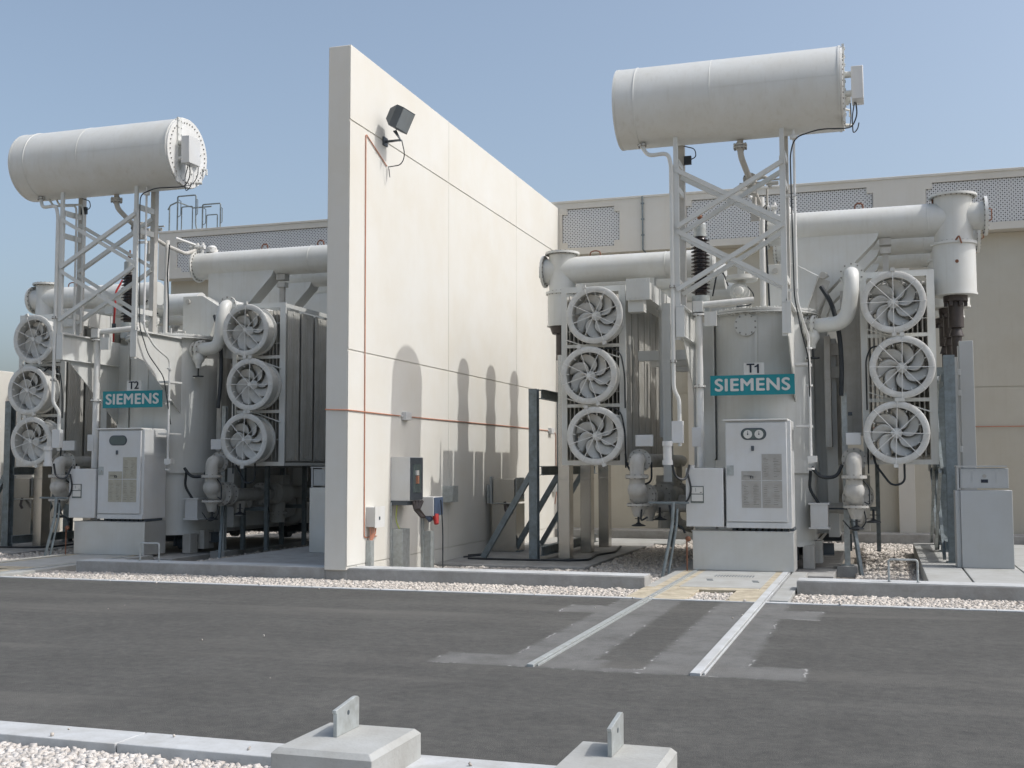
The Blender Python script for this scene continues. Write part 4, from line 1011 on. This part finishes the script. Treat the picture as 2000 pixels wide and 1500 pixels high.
def wall_linkbox(ox, n):
    CTX.ox = ox
    wh = 'beside the sunlit firewall behind the raking strut' if n == 1 else 'at the far left behind the T2 frame'
    t = thing('link_box', 'open stainless link box with ribbed side '+wh, 'box', -7.2, 22.4, 1, 'link boxes')
    b = MB(); b.box(-7.55, -7.1, 22.2, 22.9, .95, 1.42); b.build('box_body', STAIN, t, bevel=.004)
    b = MB(); b.box(-7.62, -7.57, 22.18, 22.3, .93, 1.47); b.box(-7.68, -7.64, 22.2, 22.35, .93, 1.3); b.box(-7.6, -7.1, 22.15, 22.2, .925, .94)
    for i in range(6): b.box(-7.085, -7.07, 22.25+i*.1, 22.3+i*.1, 1.0, 1.45)
    b.build('side_rail', GALVL, t)
    b = MB(); b.tube([(-7.3, 22.2, .95), (-7.25, 22.1, .8), (-7.2, 22.1, .72)], .03, 8); b.build('cable_end', DARKI, t)
    solo('box_pedestal', STAIN, 'low stainless pedestal under the open link box '+wh, 'pedestal', -7.25, 22.5, 0, lambda b: b.box(-7.6, -7.08, 22.25, 22.85, -.045, .915), 'box pedestals', bevel=.005)
wall_linkbox(0, 1); wall_linkbox(D, 2)
CTX.ox = 0

# galvanised cable posts in front of the right radiator
def cpost(ox, n):
    CTX.ox = ox
    t = thing('cable_post', 'slim galvanised channel post carrying cables '+('right of the T1 tank' if n == 1 else 'right of the T2 tank'), 'post', -.62, 19.95, 0, 'cable posts')
    b = MB(); b.hbeam((-.58, 20.1, .02), (-.58, 20.1, 2.9), .09, .1, up=(0, 1, 0)); b.box(-.68, -.48, 20.0, 20.2, .02, .035); b.build('channel', GALVL, t)
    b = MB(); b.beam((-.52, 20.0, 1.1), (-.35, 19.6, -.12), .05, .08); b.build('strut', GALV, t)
    b = MB(); b.cyl((-.52, 20.03, 2.55), (-.45, 20.03, 2.55), .03, 8); b.cyl((-.52, 20.03, 1.95), (-.46, 20.03, 1.95), .02, 8); b.box(-.9, -.3, 20.02, 20.05, .95, .98); b.build('clamp', DGREY, t)
    CTX.ox = ox
    t = thing('slanting_conduit', 'dark cable conduits slanting into the gravel '+('left of the T1 cabinet' if n == 1 else 'left of the T2 cabinet'), 'conduit', -3.3, 18.6, -.1, 'slanting conduits')
    b = MB(); b.tube([(-3.2, 18.4, 1.1), (-3.22, 18.4, .75), (-3.38, 18.3, -.12)], .028, 8, bend=.1); b.tube([(-3.14, 18.42, 1.0), (-3.16, 18.42, .7), (-3.30, 18.35, -.12)], .02, 8, bend=.1); b.box(-3.6, -2.95, 18.4, 18.43, 1.08, 1.11); b.build('conduit_pipe', GALV, t)
    b = MB(); b.cyl((-3.0, 18.45, -.02), (-3.0, 18.45, .5), .012, 6); b.sphere((-2.98, 18.45, .52), .045); b.build('drain_cock', RUST, t)
cpost(0, 1); cpost(D, 2); CTX.ox = 0

# small galvanised hoops
for x, lab in ((.235, 'small galvanised hoop rail on the kerb before the T1 radiators'), (-11.35, 'small galvanised hoop rail on the kerb beside the T2 cabinet plinth')):
    solo('hoop_rail', GALVL, lab, 'handrail', x, 16.05, .15, lambda b: (b.tube([(x-.18, 16.05, .152), (x-.18, 16.05, .45), (x+.18, 16.05, .45), (x+.18, 16.05, .152)], .014, 10, bend=.04), b.cyl((x-.18, 16.05, .15), (x-.18, 16.05, .158), .03, 12), b.cyl((x+.18, 16.05, .15), (x+.18, 16.05, .158), .03, 12)), 'hoop rails')

# ------------------------------------------------------------------ things on the firewall
XR = FX1
def floodlight():
    t = thing('floodlight', 'dark grey floodlight on a bracket high on the sunlit firewall', 'floodlight', XR, 16.9, 7.1)
    # housing: rear shell tapering, glass looking along +x and down/forward
    c = Vector((-7.3, 17.0, 7.33)); n = Vector((.88, -.06, -.43)).normalized(); a, b_, _ = frame_of(n)
    w, h = .22, .18
    def rect(off, sw, sh): return [c+n*off+a*x*sw+b_*y*sh for x, y in ((-1,-1),(1,-1),(1,1),(-1,1))]
    b = MB(); V = rect(.0, w, h)+rect(-.12, w, h)+rect(-.27, w*.6, h*.5)
    F = [(0,1,5,4),(1,2,6,5),(2,3,7,6),(3,0,4,7),(4,5,9,8),(5,6,10,9),(6,7,11,10),(7,4,8,11),(8,9,10,11),(0,3,2,1)]
    b.add(V, F); b.build('housing', DGREY, t, flat=True)
    b = MB(); b.add(rect(.006, w*.9, h*.9)+rect(.001, w*.9, h*.9), [(0,1,2,3),(4,7,6,5),(0,4,5,1),(1,5,6,2),(2,6,7,3),(3,7,4,0)]); b.build('glass', LAMPGL, t, flat=True)
    b = MB(); b.tube([c-n*.1-b_*.2, (-7.42, 17.1, 7.05), (XR+.02, 17.12, 7.05)], .022, 8); b.tube([c-n*.12-b_*.22, (-7.36, 17.0, 7.0), (-7.55, 17.1, 7.05)], .016, 8); b.box(XR, XR+.03, 17.04, 17.2, 6.98, 7.12); b.build('bracket', DGREY, t)
    b = MB(); b.tube([(-7.4, 17.1, 7.05), (-7.36, 17.15, 6.8), (-7.45, 17.2, 6.66), (XR+.02, 17.25, 6.66)], .009, 6, bend=.1); b.tube([(XR+.03, 17.22, 6.66), (XR+.06, 17.22, 6.46), (XR+.03, 17.25, 6.62)], .006, 6, bend=.03); b.build('cable', BLACK, t)
floodlight()
solo('orange_conduit', ORANGE, 'thin orange conduit running up the firewall to the floodlight', 'conduit', XR, 16.4, 3, lambda b: b.tube([(XR+.014, 16.88, .58), (XR+.014, 16.42, .58), (XR+.014, 16.38, 6.98), (XR+.014, 17.2, 6.66)], .009, 8, bend=.05))
def hcond(b):
    b.tube([(FX0, 15.826, 2.56), (XR+.014, 15.826, 2.545), (XR+.014, 17.8, 2.535)], .0095, 8, bend=.01)
    b.tube([(XR+.014, 18.25, 2.535), (XR+.014, 24, 2.55), (XR+.014, 26.85, 2.54)], .0095, 8)
    b.tube([(XR+.014, 27.1, 2.5), (XR+.014, 27.5, 2.5), (XR+.014, 27.55, 1.0), (XR+.014, 27.4, .75)], .0095, 8, bend=.1)
solo('orange_conduit', ORANGE, 'thin orange conduit running level across the whole firewall', 'conduit', XR, 21, 2.5, hcond)
for y, lab in ((18.0, 'small grey junction box in the rounded shadow on the firewall'), (26.98, 'small pale junction box on the far end of the firewall')):
    solo('junction_box', CABM, lab, 'junction box', XR, y, 2.53, lambda b: (b.box(XR, XR+.09, y-.11, y+.13, 2.47, 2.61), b.cyl((XR+.014, y-.16, 2.535), (XR+.014, y-.11, 2.535), .022, 8)), 'junction boxes', bevel=.008)
def swpanel():
    t = thing('switch_cabinet', 'large grey switch cabinet with a dark side, on the firewall under the rounded shadow', 'panel', XR, 17.6, 1.4)
    MB().box(XR, XR+.34, 17.45, 18.0, 1.12, 1.84).build('box_body', CABM, t, bevel=.006)
    MB().box(XR+.34, XR+.352, 17.46, 17.99, 1.13, 1.83).build('switch_face', DGREY, t)
    MB().box(XR+.352, XR+.357, 17.56, 17.9, 1.25, 1.72).build('glazed_door', GLASS, t)
    b = MB(); b.box(XR+.357, XR+.38, 17.66, 17.76, 1.54, 1.62); b.build('label_plate', DIAL, t)
    b = MB(); b.box(XR+.357, XR+.39, 17.68, 17.74, 1.4, 1.53); b.build('switch_lever', ORANGE, t)
    MB().box(XR+.02, XR+.3, 17.43, 17.98, 1.05, 1.118).build('gland_plate', DGREY, t)
    b = MB()
    for i in range(4): b.tube([(XR+.34+.02*i, 17.6+.08*i, 1.1), (XR+.4+.02*i, 17.55, .98), (XR+.5, 17.6+.03*i, .85)], .03, 8)
    b.build('plug_cluster', DARKI, t)
    b = MB(); b.tube([(XR+.1, 17.5, 1.1), (XR+.08, 17.48, .8), (XR+.14, 17.5, .66)], .01, 6, bend=.1); b.build('earth_wire', nmat('green_yellow_wire', (.35, .42, .08), .5), t)
swpanel()
solo('cable_duct', GALVL, 'broad grey cable duct under the large switch cabinet on the firewall', 'cable duct', XR, 17.6, .3, lambda b: (b.box(XR+.03, XR+.22, 17.45, 17.75, -.15, .66), b.box(XR+.0, XR+.03, 17.42, 17.46, -.15, 1.1)), 'grey cable duct runs on the firewall', bevel=.004)
def b2():
    t = thing('isolator_box', 'small grey box with orange conduits below, nearest the front of the firewall', 'box', XR, 16.6, .9)
    MB().box(XR, XR+.16, 16.5, 16.8, .74, 1.05).build('box_body', CABM, t, bevel=.005)
    MB().box(XR+.16, XR+.17, 16.48, 16.86, .73, 1.06).build('lid', WHITEP, t)
    MB().box(XR+.17, XR+.178, 16.62, 16.66, .85, .9).build('latch', DGREY, t)
    b = MB()
    for i in range(4): b.tube([(XR+.05+.02*i, 16.55+.03*i, .74), (XR+.06+.018*i, 16.55+.02*i, .64), (XR+.05+.006*i, 16.55, .5)], .012, 6)
    b.build('conduit_bundle', ORANGE, t)
b2()
solo('cable_duct', GALVL, 'narrow grey cable duct under the small wall box nearest the front of the firewall', 'cable duct', XR, 16.55, .2, lambda b: b.box(XR+.005, XR+.09, 16.5, 16.62, -.12, .53), 'grey cable duct runs on the firewall', bevel=.003)
def b3():
    t = thing('socket_box', 'small wall socket box with a blue side and a red plug', 'box', XR, 18.8, 1)
    MB().box(XR, XR+.26, 18.7, 19.15, .82, 1.15).build('box_body', CABM, t, bevel=.006)
    MB().box(XR+.26, XR+.275, 18.72, 19.12, .83, 1.14).build('blue_side', BLUE, t)
    b = MB(); b.cyl((XR+.26, 18.8, .84), (XR+.3, 18.75, .68), .06, 12, .04); b.build('red_plug', RED, t)
    b = MB(); b.cyl((XR+.12, 18.76, .82), (XR+.2, 18.74, .75), .05, 12); b.build('blue_plug', BLUE, t)
    b = MB(); b.tube([(XR+.32, 18.9, 1.1), (XR+.34, 18.95, .6), (XR+.36, 18.9, .0), (XR+.4, 18.8, -.12)], .012, 6, bend=.2); b.build('cable', BLACK, t)
b3()
solo('cable_duct', GALVL, 'narrow grey cable duct under the blue-sided socket box on the firewall', 'cable duct', XR, 18.8, .3, lambda b: (b.box(XR+.05, XR+.18, 18.78, 18.95, -.15, .55), b.box(XR+.0, XR+.05, 18.76, 18.8, -.15, .8)), 'grey cable duct runs on the firewall', bevel=.003)
solo('isolator_box', GALVL, 'narrow grey box on the firewall in the lattice shadow behind the socket box', 'box', XR, 19.9, 1, lambda b: (b.box(XR, XR+.16, 19.8, 20.2, 1.02, 1.32), b.box(XR+.16, XR+.2, 19.8, 19.84, 1.04, 1.32)), bevel=.004)
solo('isolator_box', CABM, 'tiny isolator box with orange cables at the far end of the firewall', 'box', XR, 27.2, 1, lambda b: b.box(XR, XR+.12, 27.2, 27.4, 1.05, 1.35), bevel=.004)

# ------------------------------------------------------------------ anchor blocks in the foreground
def block(x0, x1, y0, y1, zt, px, lab):
    CTX.ox = 0
    t = thing('anchor_block', lab, 'concrete block', (x0+x1)/2, (y0+y1)/2, 0, 'concrete anchor blocks')
    b = MB(); c = .028; V = []
    for z, o in ((-.3, 0), (zt-c, 0), (zt, c)):
        for sx, sy in ((0,0),(1,0),(1,1),(0,1)):
            V.append(((x1-o if sx else x0+o), (y1-o if sy else y0+o), z))
    F = [(3,2,1,0)]+[(k*4+i, k*4+(i+1) % 4, k*4+4+(i+1) % 4, k*4+4+i) for k in range(2) for i in range(4)]+[(8,9,10,11)]
    b.add(V, F); b.build('concrete_body', CONCL, t, bevel=.005)
    # flat plate standing along the depth with a chamfered head and hole
    ya, yb, h = y0+.32, y0+.61, .18
    poly = [(ya, zt+.001), (yb, zt+.001), (yb, zt+h-.012), (yb-.02, zt+h), (yb-.05, zt+h+.002), (ya-.012, zt+h-.03), (ya-.012, zt+h-.045), (ya, zt+h-.052)]
    b = MB(); b.prism(poly, 'x', px-.012, px+.012); b.build('anchor_plate', GALVL, t, bevel=.002)
    b = MB(); b.cyl((px+.0121, (ya+yb)/2, zt+.11), (px+.0135, (ya+yb)/2, zt+.11), .014, 14); b.build('bolt_hole', DGREY, t)
block(-3.19, -2.59, 5.63, 6.31, .175, -2.965, 'left anchor block with an upright steel plate, beside the foreground gravel')
block(-1.65, -1.10, 5.70, 6.35, .165, -1.40, 'right anchor block with an upright steel plate, cut by the lower edge')
